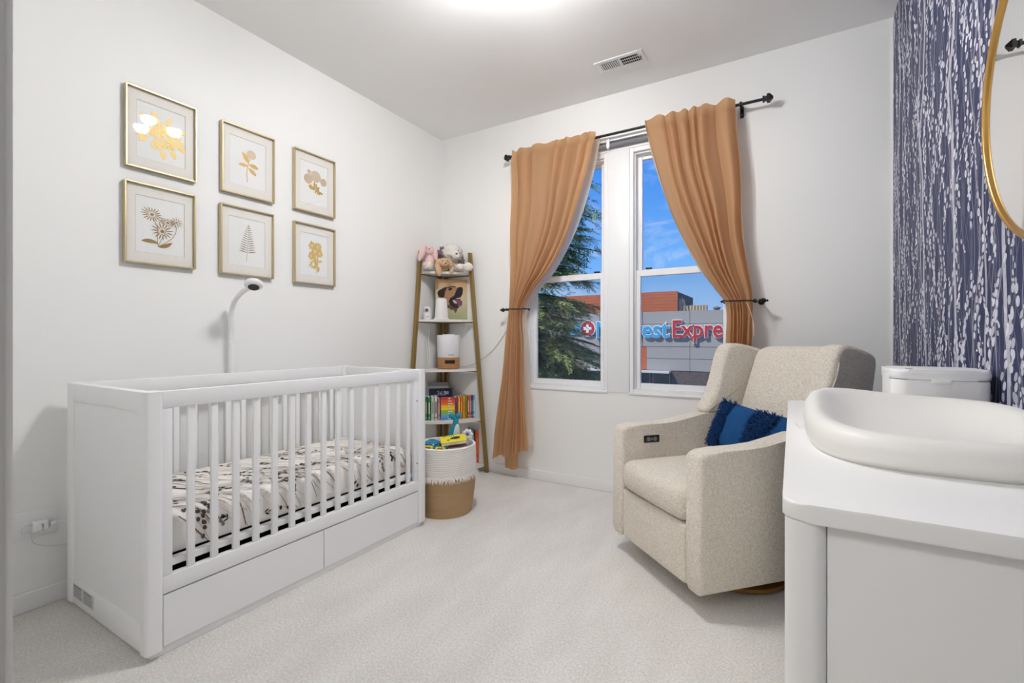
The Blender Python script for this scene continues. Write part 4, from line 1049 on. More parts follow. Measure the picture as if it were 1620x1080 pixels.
box('cover_sticker', 0.028, 0.062, -0.0034, -0.0021, 0.186, 0.210, M['covergrey'], yb)
# bottom shelf books behind the basket
ZS = SH[0] + 0.0096
bot = [(0.248, .285, .030, .255, (208, 84, 36), 'tall orange-red book on the bottom shelf beside the basket', (230, 120, 60)),
       (0.276, .268, .022, .262, (226, 224, 218), 'white book with a speckled spine on the bottom shelf', (150, 160, 150)),
       (0.298, .254, .016, .268, (52, 60, 70), 'dark book at the right end of the bottom shelf', (200, 90, 80)),
       (0.205, .290, .030, .278, (120, 160, 164), 'pale teal book behind the basket on the bottom shelf', (200, 220, 220))]
for al, ow, th, h, col, lab, band in bot:
    book(lab, col, al, ow, ZS, th * 0.92, h, 0.15, group='books on the corner shelf', band=band)

# ------------------------------------------------------------------ rope basket with toys
BX, BY = -1.848, 2.292
bk = thing('rope_basket', 'round rope basket, white above and tan below, with a fringe', 'basket', (BX, BY, 0))
def coil(name, z0, z1, rows, rfun, m):
    v = []; f = []; n = 48; prof = []
    for k in range(rows):
        za = z0 + (z1 - z0) * k / rows; zb = z0 + (z1 - z0) * (k + 1) / rows; d = (zb - za)
        for q in range(4):
            t = q / 4; prof.append((rfun(za + d * t) + 0.0042 * math.sin(PI * t) , za + d * t))
    prof.append((rfun(z1), z1)); prof.append((rfun(z1) - 0.008, z1 + 0.002)); prof.append((rfun(z1) - 0.012, z1 - 0.003))
    for r, z in prof[-1:]:
        prof.append((rfun(z0) - 0.012, z0 + 0.001))
    n = 56
    for r, z in prof:
        for k in range(n): a = 2 * PI * k / n; v.append((r * math.cos(a), r * math.sin(a), z))
    for i in range(len(prof) - 1):
        for k in range(n): f.append((i * n + k, i * n + (k + 1) % n, (i + 1) * n + (k + 1) % n, (i + 1) * n + k))
    return pyobj(name, v, f, m, bk, True)
def rf(z): return 0.160 + 0.030 * math.sin(min(1.0, z / 0.30) * PI / 2) - 0.004 * max(0, (z - 0.3) / 0.12)
coil('lower_rope_wall', 0.0, 0.235, 22, rf, M['rope'])
coil('upper_rope_wall', 0.2352, 0.412, 17, rf, M['ropew'])
lathe('bottom', [(0.150, 0.001), (0.155, 0.012), (0.0, 0.012)], M['rope'], bk, 40)
v = []; f = []; rnd = random.Random(2)
for k in range(520):
    a = 2 * PI * k / 520 + rnd.uniform(-0.01, 0.01); z1 = 0.245 + rnd.uniform(-0.004, 0.010); L = rnd.uniform(0.024, 0.040); r0 = rf(z1) + 0.006; da = 0.008; sw = rnd.uniform(-0.04, 0.04); o_ = rnd.uniform(0.006, 0.02)
    i = len(v)
    for aa, rr, zz in ((a - da, r0, z1), (a + da, r0, z1), (a + da * 0.8 + sw, r0 + o_, z1 - L * 0.6), (a - da * 0.8 + sw, r0 + o_, z1 - L * 0.6), (a + sw * 1.6, r0 + o_ * 0.9, z1 - L)):
        v.append((rr * math.cos(aa), rr * math.sin(aa), zz))
    f += [(i, i + 1, i + 2, i + 3), (i + 3, i + 2, i + 4)]
fr = pyobj('fringe', v, f, M['ropew'], bk); fr['kind'] = 'stuff'
def bpt(r, dx, z): return Vector((BX, BY, 0)) + Vector((_R[0], _R[1], 0)) * dx + Vector((_F[0], _F[1], 0)) * r + Vector((0, 0, z))
RB = YAW
plain('tealshiny', 14, 122, 160, 0.15, spec=0.7); plain('tealplush', 34, 136, 160, 0.9); plain('bellywhite', 222, 230, 232, 0.9); plain('bookyellow', 236, 222, 40, 0.4); plain('toyyellow', 236, 208, 20, 0.5)
plain('purpleb', 150, 120, 170, 0.6); plain('fluffwhite', 240, 238, 238, 1.0)
tt = thing('toy_turtle', 'shiny teal domed turtle toy at the left of the basket', 'toy', bpt(0.0, -0.080, 0.362), RB + 2.3)
tt.scale = (0.78, 0.78, 0.78)
dome = lathe('shell', [(0.078, 0.0), (0.082, 0.018), (0.074, 0.050), (0.052, 0.078), (0.022, 0.092), (0.0, 0.094)], M['tealshiny'], tt, 28, sm=60)
for k in range(10):
    a = 2 * PI * k / 10; blob('shell_bump', (0.055 * math.cos(a), 0.055 * math.sin(a), 0.066), (0.013, 0.013, 0.008), M['tealshiny'], dome, sub=2)
blob('head', (0.085, -0.030, 0.03), (0.030, 0.026, 0.024), M['tealshiny'], tt)
for a in (1.5, 5.2): blob('flipper', (0.082 * math.cos(a), 0.082 * math.sin(a), 0.008), (0.026, 0.026, 0.010), M['tealshiny'], tt)
wh = thing('plush_whale', 'teal plush whale tail with pale belly sticking up from the basket', 'plush toy', bpt(0.082, 0.050, 0.330), RB)
v, f = tube_data(smooth_path([(-0.045, 0, 0.0), (-0.030, 0, 0.07), (-0.006, 0, 0.14), (0.006, 0, 0.19), (0.008, 0, 0.225)], 6), [0.036 - 0.0009 * k for k in range(25)], 14)
pyobj('body', v, f, M['tealplush'], wh, True)
blob('belly', (0.012, -0.020, 0.115), (0.020, 0.016, 0.075), M['bellywhite'], wh, rot=('Y', 0.12))
blob('tail_fluke', (-0.016, 0, 0.232), (0.027, 0.013, 0.016), M['tealplush'], wh, rot=('Y', 0.5)); blob('tail_fluke', (0.026, 0, 0.236), (0.022, 0.013, 0.018), M['tealplush'], wh, rot=('Y', -0.7))
yl = thing('board_book', 'yellow board book with a dark dog picture lying on top of the basket', 'book', bpt(-0.052, 0.058, 0.434), RB)
yl.rotation_euler = (math.radians(9), math.radians(-5), RB + math.radians(14)); yl.scale = (0.80, 0.80, 0.95)
box('cover', -0.095, 0.095, -0.070, 0.070, 0.016, 0.019, M['bookyellow'], yl, 0.001, 1); box('pages', -0.093, 0.093, -0.068, 0.068, 0.002, 0.016, M['pages'], yl); box('back_cover', -0.095, 0.095, -0.070, 0.070, 0.0, 0.002, M['bookyellow'], yl)
v = []; f = []
def pol(pts):
    i = len(v); v.extend((p[0], p[1], 0.0196) for p in pts); f.append(tuple(range(i, i + len(pts))))
pol([(-0.03, -0.01), (-0.01, 0.02), (0.03, 0.035), (0.055, 0.02), (0.05, -0.01), (0.02, -0.02)]); pol([(-0.055, -0.03), (-0.04, -0.012), (-0.028, -0.018), (-0.035, -0.036)])
for k in range(6): pol([(-0.075 + k * 0.016, 0.046), (-0.064 + k * 0.016, 0.046), (-0.064 + k * 0.016, 0.058), (-0.075 + k * 0.016, 0.058)])
pyobj('cover_picture', v, f, M['dogblack'], yl)
pb = thing('board_book', 'white and purple board book under the yellow one in the basket', 'book', bpt(-0.036, 0.086, 0.396), RB); pb.rotation_euler = (math.radians(8), math.radians(-4), RB + math.radians(6)); pb.scale = (0.66, 0.76, 0.95)
box('cover', -0.09, 0.09, -0.065, 0.065, 0.018, 0.021, M['purpleb'], pb, 0.001, 1); box('pages', -0.088, 0.088, -0.063, 0.063, 0.002, 0.018, M['pages'], pb); box('back_cover', -0.09, 0.09, -0.065, 0.065, 0, 0.002, M['purpleb'], pb)
for k, (dx, r, z) in enumerate(((-0.088, -0.104, 0.402), (-0.012, -0.128, 0.400))):
    ty = thing('toy_ring', ['yellow toy ring in the basket nearest the crib', 'yellow toy ring in the basket under the yellow book'][k], 'toy', bpt(r, dx, z), RB, group='yellow toy rings')
    ty.scale = (0.84, 0.84, 0.84)
    v_, f_ = tube_data([(0.030 * math.cos(a), 0.022 * math.sin(a), 0.008 * math.sin(a)) for a in [2 * PI * q / 20 for q in range(20)]], 0.0085, 8, True)
    rg = pyobj('ring', v_, f_, M['toyyellow'], ty, True)
    for a in (0.3, 2.4, 4.4): blob('bead', (0.030 * math.cos(a), 0.022 * math.sin(a), 0.008 * math.sin(a) + 0.004), (0.012, 0.010, 0.010), M['toyyellow'], ty, sub=2)
fw = thing('crochet_flower', 'small white fluffy flower toy at the right rim of the basket', 'toy', bpt(0.058, 0.134, 0.437), RB)
for k in range(7):
    a = 2 * PI * k / 7; blob('petal', (0.022 * math.cos(a), -0.004, 0.018 + 0.022 * math.sin(a)), (0.013, 0.010, 0.013), M['fluffwhite'], fw, 0.004, 90, 2)
blob('flower_centre', (0.0, -0.010, 0.018), (0.009, 0.006, 0.009), M['shaggrey'], fw, sub=2)

# ------------------------------------------------------------------ armchair (local x = sitter's width, local +y = towards the back)
TH = math.radians(-42.7)
ch = thing('armchair', 'cream boucle wingback swivel armchair facing the crib', 'armchair', (-0.541, 2.090, 0.0424), TH)
ch.scale = (0.96, 0.96, 0.96)
AW = 0.350; AI = 0.252; CB = 0.050
arm_top = [(0.0, 0.585), (0.012, 0.602), (0.04, 0.612), (0.12, 0.612), (0.22, 0.612), (0.32, 0.618), (0.42, 0.636), (0.50, 0.652), (0.58, 0.655), (0.80, 0.655)]
arm_out = [(-0.002, CB + 0.03), (0.008, CB), (0.84, CB), (0.84, 0.60)] + arm_top[::-1]
for s in (-1, 1):
    a, b = (AI, AW) if s > 0 else (-AW, -AI)
    ar = prism('arm', arm_out, a, b, 'x', M['boucle'], ch, bev=0.022, seg=4)
    # piping along the outer edge
    xs = s * (AW + 0.0005)
    path = [(xs - s * 0.003, 0.020, CB + 0.012)] + [(xs - s * 0.003, 0.020, z) for z in (0.2, 0.4, 0.55)] + [(xs - s * 0.003, y + (0.022 if y < 0.03 else 0), z - 0.020) for y, z in arm_top[1:]]
    tube('piping', path, 0.0028, M['boucle'], ar, 6)
ctl = box('control_panel', -AI - 0.001, -AI + 0.004, 0.130, 0.222, 0.518, 0.556, M['blackp'], ch, 0.002)
for yy, rr in ((0.157, 0.011), (0.195, 0.011), (0.176, 0.006)):
    lathe('button', [(rr * 0.6, 0.0), (rr, 0.0), (rr, 0.002), (rr * 0.75, 0.0024)], M['greyp'], ctl, 18, loc=(-AI + 0.004, yy, 0.537), rot=(0, PI / 2, 0))
# front panel, seat cushion, seat box
def cushion(name, x0, x1, y0, y1, z0, z1, bev, puff, mtx=None, cuts=7, seg=4):
    bm = bmesh.new(); add_box(bm, x0, x1, y0, y1, z0, z1, bev, seg)
    bmesh.ops.subdivide_edges(bm, edges=[e for e in bm.edges if e.calc_length() > 0.1], cuts=cuts, use_grid_fill=True)
    cx, cy, cz = (x0 + x1) / 2, (y0 + y1) / 2, (z0 + z1) / 2; hx, hy, hz = (x1 - x0) / 2, (y1 - y0) / 2, (z1 - z0) / 2
    for v in bm.verts:
        nx, ny, nz = (v.co.x - cx) / hx, (v.co.y - cy) / hy, (v.co.z - cz) / hz
        w = lambda q: max(0.0, 1 - q * q)
        v.co.z += puff[2] * nz * w(nx) * w(ny); v.co.y += puff[1] * ny * w(nx) * w(nz); v.co.x += puff[0] * nx * w(ny) * w(nz)
        if mtx: v.co = mtx @ v.co
    return obj(name, bm, M['boucle'], ch, 60)
cushion('front_panel', -AI + 0.003, AI - 0.003, 0.006, 0.06, CB + 0.002, 0.296, 0.014, (0, 0.010, 0))
cushion('seat_cushion', -AI + 0.004, AI - 0.004, -0.006, 0.66, 0.298, 0.445, 0.045, (0, 0.016, 0.020))
box('seat_box', -AI + 0.004, AI - 0.004, 0.05, 0.82, CB + 0.004, 0.30, M['boucle'], ch)
# reclined back cushion: a box sheared backwards
def back_cushion():
    bm = bmesh.new(); add_box(bm, -AI + 0.006, AI - 0.006, 0.0, 0.17, 0.40, 1.010, 0.050, 5)
    bmesh.ops.subdivide_edges(bm, edges=[e for e in bm.edges if e.calc_length() > 0.1], cuts=9, use_grid_fill=True)
    for v in bm.verts:
        nx = v.co.x / AI; nz = (v.co.z - 0.70) / 0.30; ny = (v.co.y - 0.085) / 0.085
        v.co.y += -0.030 * max(0, 1 - nx * nx) * max(0, 1 - nz * nz) * (1 if ny < 0 else 0.2)
        if v.co.z > 0.93: v.co.z += 0.012 * (1 - nx * nx)
        v.co.y += 0.626 + (v.co.z - 0.42) * 0.345
    return obj('back_cushion', bm, M['boucle'], ch, 60)
back_cushion()
wing_f = [(0.522, 0.678), (0.550, 0.716), (0.584, 0.768), (0.614, 0.832), (0.638, 0.900), (0.656, 0.962), (0.676, 1.008), (0.712, 1.030)]
wing = wing_f + [(0.760, 1.031), (0.820, 1.020), (0.880, 1.004), (0.918, 0.988), (0.936, 0.955), (0.926, 0.88), (0.900, 0.760), (0.872, 0.680), (0.845, 0.648), (0.76, 0.642), (0.66, 0.644), (0.58, 0.646), (0.538, 0.650)]
wing_s = smooth_outline(wing, 3)
for s in (-1, 1):
    a, b = (AI - 0.004, AW + 0.004) if s > 0 else (-AW - 0.004, -AI + 0.004)
    def flare(p, s=s):      # wings flare a little outwards towards the front
        p = Vector(p); p.x += s * max(0, 0.90 - p.y) * 0.10 * max(0, min(1, (p.z - 0.66) / 0.25)); return p
    wg = rounded_prism('wing', wing_s, a, b, 'x', 0.028, M['boucle'], ch, 5, flare)
    pth = [(s * (AW + 0.003 + max(0, 0.90 - y) * 0.10 * max(0, min(1, (z - 0.66) / 0.25))), y + 0.022, z - 0.004) for y, z in wing_f[:-2]]
    tube('piping', pth, 0.0028, M['boucle'], wg, 6)
prism('back_shell', [(0.80, CB + 0.02), (0.86, CB + 0.02), (0.945, 0.965), (0.93, 0.985), (0.90, 0.985)], -AW + 0.02, AW - 0.02, 'x', M['boucle'], ch, bev=0.012)
# swivel base
lathe('swivel_base', [(0.245, 0.0), (0.262, 0.004), (0.262, 0.022), (0.250, 0.026), (0.0, 0.026)], M['gold'], ch, 48, loc=(0.0, 0.44, -0.0442))
lathe('swivel_post', [(0.12, -0.020), (0.12, CB + 0.006), (0.0, CB + 0.006)], M['blackp'], ch, 32, loc=(0.0, 0.44, 0.0))

# lumbar pillow with two fringed bands, leaning on the chair back
pl = thing('lumbar_pillow', 'blue lumbar pillow with shaggy fringed bands on the armchair', 'pillow', (0, 0, 0))
cpos = Vector((-0.541, 2.090, 0.0424)) + Matrix.Rotation(TH, 3, 'Z') @ Vector((0.0, 0.500, 0.482)) * 0.96
pl.location = cpos; pl.rotation_euler = (math.radians(-24), math.radians(4), TH)
PW, PH, PD = 0.216, 0.120, 0.052
def pill(s, q, face):
    x = (s * 2 - 1); z = (q * 2 - 1)
    e = max(0, (1 - abs(x) ** 3.2)) * max(0, (1 - abs(z) ** 2.6)); d = PD * e ** 0.55
    pin = 1 - 0.05 * (1 - abs(x)) * abs(z) ** 4
    return Vector((x * PW * (1 - 0.04 * (1 - abs(z) ** 2) * abs(x) ** 5), face * d + 0.004 * noise.noise(Vector((x * 4, z * 5, face))) * e, (z * PH * pin) + PH))
ns, nq = 40, 24; v = []; f = []
for face in (-1, 1):
    o_ = len(v); v += [pill(i / ns, j / nq, face) for j in range(nq + 1) for i in range(ns + 1)]
    for j in range(nq):
        for i in range(ns):
            q = (o_ + j * (ns + 1) + i, o_ + j * (ns + 1) + i + 1, o_ + (j + 1) * (ns + 1) + i + 1, o_ + (j + 1) * (ns + 1) + i); f.append(q if face < 0 else q[::-1])
pyobj('pillow_case', v, f, M['navy'], pl, True)
rnd = random.Random(12)
for x0, x1 in ((0.0, 0.24), (0.56, 0.86)):
    v = []; f = []
    for k in range(1300):
        s = rnd.uniform(x0, x1); q = rnd.uniform(0.0, 1.0); p = pill(s, q, -1); L = rnd.uniform(0.012, 0.024); sw = rnd.uniform(-0.012, 0.012); w = rnd.uniform(0.002, 0.004)
        ou = rnd.uniform(0.006, 0.016); i = len(v); dr = -0.35 if rnd.random() < 0.75 else 0.35
        v += [p + Vector((-w, 0, 0)), p + Vector((w, 0, 0)), p + Vector((sw + w, -ou, dr * L)), p + Vector((sw - w, -ou, dr * L)), p + Vector((sw * 1.6, -ou * 0.8, dr * L * 2.2))]
        f += [(i, i + 1, i + 2, i + 3), (i + 3, i + 2, i + 4)]
    o = pyobj('fringe_band', v, f, M['navyf'], pl); o['kind'] = 'stuff'

# ------------------------------------------------------------------ dresser, changing pad, wipe warmer
DX, DY0, DY1, DH = -0.012, 0.768, 2.045, 0.830
dr = thing('dresser', 'white dresser with rounded corners along the wallpapered wall', 'dresser', (DX, DY0, 0))
dw, dl = XR - 0.013 - DX, DY1 - DY0
prism('dresser_top', rrect(0.0, dw, 0.0, dl, 0.030, 8), DH - 0.026, DH, 'z', M['dresser'], dr, bev=0.004, seg=3)
for (px, py) in ((0.003, 0.003), (dw - 0.054, 0.003), (0.003, dl - 0.054), (dw - 0.054, dl - 0.054)):
    prism('corner_post', rrect(px, px + 0.051, py, py + 0.051, 0.020, 5), 0.0, DH - 0.026, 'z', M['dresser'], dr)
for y in (0.014, dl - 0.030): box('end_panel', 0.054, dw - 0.054, y, y + 0.016, 0.06, DH - 0.026, M['dresser'], dr, 0.001, 1)
box('back_panel', dw - 0.03, dw - 0.02, 0.054, dl - 0.054, 0.06, DH - 0.026, M['dresser'], dr)
box('bottom_panel', 0.03, dw - 0.03, 0.03, dl - 0.03, 0.06, 0.08, M['dresser'], dr)
for r in range(3):
    for c in range(2):
        z0 = 0.085 + r * 0.240; y0 = 0.058 + c * (dl - 0.112) / 2
        d_ = box('drawer', 0.008, 0.030, y0, y0 + (dl - 0.120) / 2, z0, z0 + 0.234, M['dresser'], dr, 0.002)
        ym = y0 + (dl - 0.120) / 4
        box('pull', 0.002, 0.010, ym - 0.06, ym + 0.06, z0 + 0.19, z0 + 0.20, M['dresser'], d_, 0.002)

pd = thing('changing_pad', 'white moulded foam baby changing pad with a raised rim on the dresser', 'changing pad', (0.232, 1.330, DH))
def pad_ring(th, rr, hh):
    c, s = math.cos(th), math.sin(th); n = 3.0
    r = 1.0 / (abs(c) ** n + abs(s) ** n) ** (1 / n)
    return Vector((0.208 * rr * r * c, 0.308 * rr * r * s, hh))
def rim(th):
    y = 0.5 + 0.5 * math.sin(th); t = max(0, min(1, y)); sm = t * t * (3 - 2 * t)
    return 0.060 + 0.040 * sm - 0.020 * max(0, math.cos(th - 1.2)) ** 2
N_ = 72; v = []; f = []
prof = [(0.90, 0.0), (0.955, 0.004), (0.985, 0.20), (1.0, 0.50), (0.985, 0.78), (0.945, 0.95), (0.895, 1.0), (0.84, 0.97), (0.77, 0.86), (0.68, 0.70), (0.55, 0.52), (0.40, 0.42), (0.22, 0.38), (0.0, 0.37)]
for rr, hh in prof:
    for k in range(N_):
        th = 2 * PI * k / N_
        h = hh * rim(th) if rr > 0.6 else (hh * 0.070 + (rim(th) - 0.070) * hh * max(0, (rr - 0.2) / 0.4))
        v.append(pad_ring(th, rr, max(h, 0.0)))
for i in range(len(prof) - 1):
    for k in range(N_): f.append((i * N_ + k, i * N_ + (k + 1) % N_, (i + 1) * N_ + (k + 1) % N_, (i + 1) * N_ + k))
f.append(tuple(range(N_))[::-1])
po = pyobj('pad_body', v, f, M['pad'], pd, True)
grid_mesh('strap', lambda s, q: (-0.212 - 0.010 * math.sin(q * PI) - 0.006 * q, 0.130 + 0.020 * s - 0.06 * q + 0.006 * math.sin(q * 9), 0.046 - 0.045 * q + 0.003 * math.sin(q * 14)), 4, 14, M['whitep'], pd)

ww = thing('wipe_warmer', 'white rounded wipe warmer box behind the changing pad', 'wipe warmer', (0.338, 1.740, DH))
prism('body', rrect(-0.102, 0.102, -0.098, 0.098, 0.035, 7), 0.0, 0.118, 'z', M['whitep'], ww, bev=0.004, seg=2)
ld = prism('lid', rrect(-0.104, 0.104, -0.100, 0.100, 0.036, 7), 0.119, 0.146, 'z', M['vinyl'], ww, bev=0.010, seg=4)
lathe('sensor', [(0.0, 0.0), (0.009, 0.0), (0.008, 0.0015), (0.0, 0.0015)], M['greyp'], ld, 16, loc=(-0.06, -0.060, 0.1455))
box('lid_button', -0.02, 0.02, -0.1035, -0.099, 0.110, 0.122, M['whitep'], ww, 0.002)

# ------------------------------------------------------------------ gold mirror on the wallpapered wall
mr = thing('wall_mirror', 'round mirror in a thin gold frame on the wallpapered wall', 'mirror', (XR - 0.0115, 1.311, 1.605), 0.030)
MRA, MRB = 0.349, 0.349
ring = [(-0.018, MRA * math.cos(a), MRB * math.sin(a)) for a in [2 * PI * k / 96 for k in range(96)]]
v, f = tube_data(ring, 0.0058, 10, True)
v = [Vector((-0.0075 + (p.x + 0.018) * 1.15, p.y, p.z)) for p in v]
pyobj('frame', v, f, M['gold'], mr, True)
v = [(-0.006, (MRA - 0.004) * math.cos(2 * PI * k / 96), (MRB - 0.004) * math.sin(2 * PI * k / 96)) for k in range(96)]
w_ = [(-0.0008, p[1], p[2]) for p in v]
pyobj('mirror_glass', v + w_, [tuple(range(96))[::-1], tuple(range(96, 192))] + [(k, (k + 1) % 96, 96 + (k + 1) % 96, 96 + k) for k in range(96)], M['mirror'], mr)

# ------------------------------------------------------------------ outside: street, buildings, sign, tree
GZ = -4.0
M['asphalt'] = mat('asphalt', lin(110, 110, 112), 0.9, bump=(40, 0.3, 0.01), var=(2, 0.1))
pyobj('street', [(-60, 3.6, GZ), (60, 3.6, GZ), (60, 70, GZ), (-60, 70, GZ)], [(0, 1, 2, 3)], M['asphalt'])['kind'] = 'structure'
plain('metalpanel', 158, 157, 155, 0.6, spec=0.25); plain('joint', 70, 72, 76, 0.8)
M['woodclad'] = wood_mat('wood_cladding', lin(196, 108, 66), lin(172, 88, 52), (0.6, 0.6, 10)); M['dkbrick'] = brick_mat('dark_brick', lin(88, 80, 80), lin(70, 64, 66), lin(120, 114, 112), 4.2)
M['storeglass'] = mat('store_glass', lin(40, 44, 48), 0.15, spec=0.6); plain('storeframe', 150, 150, 150); plain('beigemetal', 196, 178, 150, 0.7); plain('canopy', 205, 206, 206)
YBD = 23.0
bd = thing('clinic_building', 'grey metal-panelled commercial building across the street', 'building', (-4.6, YBD, GZ))
def ZV(v, u=1070, y=YBD): return on_y(u, v, y).z
ztop, zbot = ZV(491.5), ZV(586.5)
box('core', -13.5, 12.0, 0.06, 9.0, 0, ztop - GZ - 0.02, M['joint'], bd)
xs_ = [on_y(1016.5, 540, YBD).x, on_y(1091.5, 540, YBD).x]; pw = xs_[1] - xs_[0]
rows_z = [ZV(v_) for v_ in (491.5, 512, 530, 548.5, 567.5, 586.5)]
zO = (ZV(549), ZV(586))
for c in range(-6, 8):
    xa = xs_[0] + c * pw
    for r in range(5):
        o0 = on_y(1000.0, 560, YBD).x; o1 = on_y(1022.5, 560, YBD).x
        xb, xe = xa + 0.012, xa + pw - 0.012
        if r >= 3:
            if xe > o0 and xb < o1:      # the orange panel sits here
                if xb < o0 - 0.05: box('metal_panel', xb - bd.location.x, o0 - 0.012 - bd.location.x, 0.0, 0.06, rows_z[r + 1] + 0.01 - GZ, rows_z[r] - 0.01 - GZ, M['metalpanel'], bd)
                if xe > o1 + 0.05: box('metal_panel', o1 + 0.012 - bd.location.x, xe - bd.location.x, 0.0, 0.06, rows_z[r + 1] + 0.01 - GZ, rows_z[r] - 0.01 - GZ, M['metalpanel'], bd)
                continue
        box('metal_panel', xb - bd.location.x, xe - bd.location.x, 0.0, 0.06, rows_z[r + 1] + 0.01 - GZ, rows_z[r] - 0.01 - GZ, M['metalpanel'], bd)
box('wood_panel', o0 - bd.location.x, o1 - bd.location.x, 0.0, 0.06, zO[1] - GZ, zO[0] - GZ, M['woodclad'], bd)
xbr = on_y(1062, 600, YBD).x - bd.location.x
box('brick_base', xbr, 12.0, -0.02, 0.06, 0, zbot - GZ - 0.02, M['dkbrick'], bd)
box('brick_base', -13.5, -9.0, -0.02, 0.06, 0, zbot - GZ - 0.02, M['dkbrick'], bd)
box('canopy', -9.0, xbr, -0.5, 0.06, ZV(590) - GZ, ZV(586.8) - GZ, M['canopy'], bd)
x_ = -9.0
while x_ < xbr - 0.1:
    x2 = min(x_ + 1.55, xbr)
    sw_ = box('shop_window', x_ + 0.05, x2 - 0.05, 0.0, 0.05, 0.5, ZV(590.5) - GZ, M['storeframe'], bd)
    box('pane', x_ + 0.10, x2 - 0.10, -0.01, 0.0, 0.6, ZV(591.5) - GZ, M['storeglass'], sw_)
    x_ = x2
# rooftop volume with wood-coloured cladding boards, and rooftop gear
YR_ = 27.0
xr1 = on_y(1072, 480, YR_).x - bd.location.x; zr1 = ZV(461.5, 1040, YR_) - GZ
up = box('penthouse', xr1 - 7.0, xr1 - 0.05, 4.05, 9.0, ztop - GZ - 0.05, zr1 - 0.02, M['joint'], bd)
nb_ = 9
for k in range(nb_):
    z0 = (ztop - GZ - 0.3) + (zr1 - ztop + GZ + 0.3) * k / nb_; z1 = (ztop - GZ - 0.3) + (zr1 - ztop + GZ + 0.3) * (k + 1) / nb_
    box('cladding_board', xr1 - 7.0, xr1, 4.0, 4.05, z0 + 0.008, z1, M['woodclad'], up)
rg_ = thing('roof_ladder', 'grey roof access ladder rails beside the wood-clad rooftop block', 'ladder', (on_y(1076, 490, 26.5).x, 26.5, ztop))
tube('rail', [(0, 0, -0.2), (0, 0, 0.85), (0.10, 0, 0.9), (0.14, 0, 0.8), (0.34, 0, -0.2)], 0.025, M['greyp'], rg_, 6); tube('rail', [(0, 0.5, -0.2), (0, 0.5, 0.8), (0.10, 0.5, 0.85), (0.34, 0.5, -0.2)], 0.025, M['greyp'], rg_, 6)
sc_ = thing('roof_screen', 'beige louvred rooftop equipment screen', 'equipment screen', (on_y(1081, 490, 27.2).x, 27.2, ztop))
ws_ = on_y(1119, 490, 27.2).x - on_y(1081, 490, 27.2).x
for k in range(8): box('screen_board', ws_ * k / 8 + 0.01, ws_ * (k + 1) / 8 - 0.03, 0, 0.05, -0.2, ZV(482.5, 1100, 27.2) - ztop, M['beigemetal'], sc_)
box('screen_rail', 0, ws_, 0.05, 0.1, -0.2, ZV(483, 1100, 27.2) - ztop, M['joint'], sc_)
vv_ = thing('roof_vent', 'small round metal roof vent with a cap', 'roof vent', (on_y(1134, 490, 26.0).x, 26.0, ztop))
lathe('pipe', [(0.13, -0.2), (0.13, 0.22), (0.0, 0.22)], M['greyp'], vv_, 16); lathe('cap', [(0.19, 0.22), (0.19, 0.28), (0.05, 0.34), (0.0, 0.34)], M['greyp'], vv_, 16)
# neighbouring beige brick building seen through the tree
M['tanbrick'] = brick_mat('tan_brick', lin(206, 178, 146), lin(190, 160, 128), lin(220, 205, 185), 3.0)
nbd = thing('beige_building', 'beige brick building behind the tree with small windows', 'building', (-23.5, 34.5, GZ))
box('walls', -6, 6.0, 0, 8, 0, 7.6, M['tanbrick'], nbd)
box('cornice', -6.1, 6.1, -0.15, 8, 7.6, 7.9, M['beigemetal'], nbd)
for i in range(6):
    for j in range(2):
        wn = box('window', -5.2 + i * 1.9, -4.2 + i * 1.9, -0.06, 0.0, 2.6 + j * 2.4, 4.2 + j * 2.4, M['storeframe'], nbd); box('pane', -5.1 + i * 1.9, -4.3 + i * 1.9, -0.08, -0.06, 2.7 + j * 2.4, 4.1 + j * 2.4, M['storeglass'], wn)

# sign on the building
sg = thing('clinic_sign', 'raised sign with a red cross badge, blue Midwest and red Express lettering', 'sign', (0, YBD - 0.02, 0))
plain('signwhite', 238, 240, 242, 0.5); plain('signblue', 52, 160, 212, 0.5); plain('signred', 186, 36, 44, 0.5)
zb_ = on_y(1070, 533.0, YBD).z; zc_ = on_y(1070, 507.2, YBD).z
def word(s, u0, u1, key):
    x0, x1 = on_y(u0, 530, YBD).x, on_y(u1, 530, YBD).x
    full = text_mesh(s, 1.0); a, b = mesh_w(full); sx_ = (x1 - x0) / (b - a)
    cap = text_mesh('E', 1.0); hc_ = max(v.co.y for v in cap.vertices); sz_ = (zc_ - zb_) / hc_
    for k, chh in enumerate(s):
        wpre = mesh_w(text_mesh(s[:k + 1], 1.0))[1]; wch = mesh_w(text_mesh(chh, 1.0)); xo = x0 + (wpre - wch[1] - a) * sx_
        me = text_mesh(chh, 1.0, 0.05, 0.045); me.materials.append(M['signwhite'])
        L = link('letter', me, None, sg, (xo, -0.06, zb_), (PI / 2, 0, 0)); L.scale = (sx_, sz_, 1)
        mf = text_mesh(chh, 1.0, 0.03, 0.018); mf.materials.append(M[key])
        F_ = link('letter_face', mf, None, L, (0, 0, 0.045))
word('Midwest', 946, 1059, 'signblue')
word('Express', 1065.5, 1172, 'signred')
cx_, cz_ = on_y(931, 519.5, YBD).x, on_y(931, 519.5, YBD).z
rad = 12.5 / FPX * YBD / (ray(931, 520)[1]) * 1.02
lathe('badge_rim', [(0.0, 0.0), (rad, 0.0), (rad, 0.10), (0.0, 0.10)], M['signwhite'], sg, 32, loc=(cx_, 0.0, cz_), rot=(PI / 2, 0, 0))
lathe('badge_disc', [(0.0, 0.0), (rad * 0.88, 0.0), (rad * 0.88, 0.02), (0.0, 0.02)], M['signred'], sg, 32, loc=(cx_, -0.10, cz_), rot=(PI / 2, 0, 0))
a_, b_ = rad * 0.52, rad * 0.18
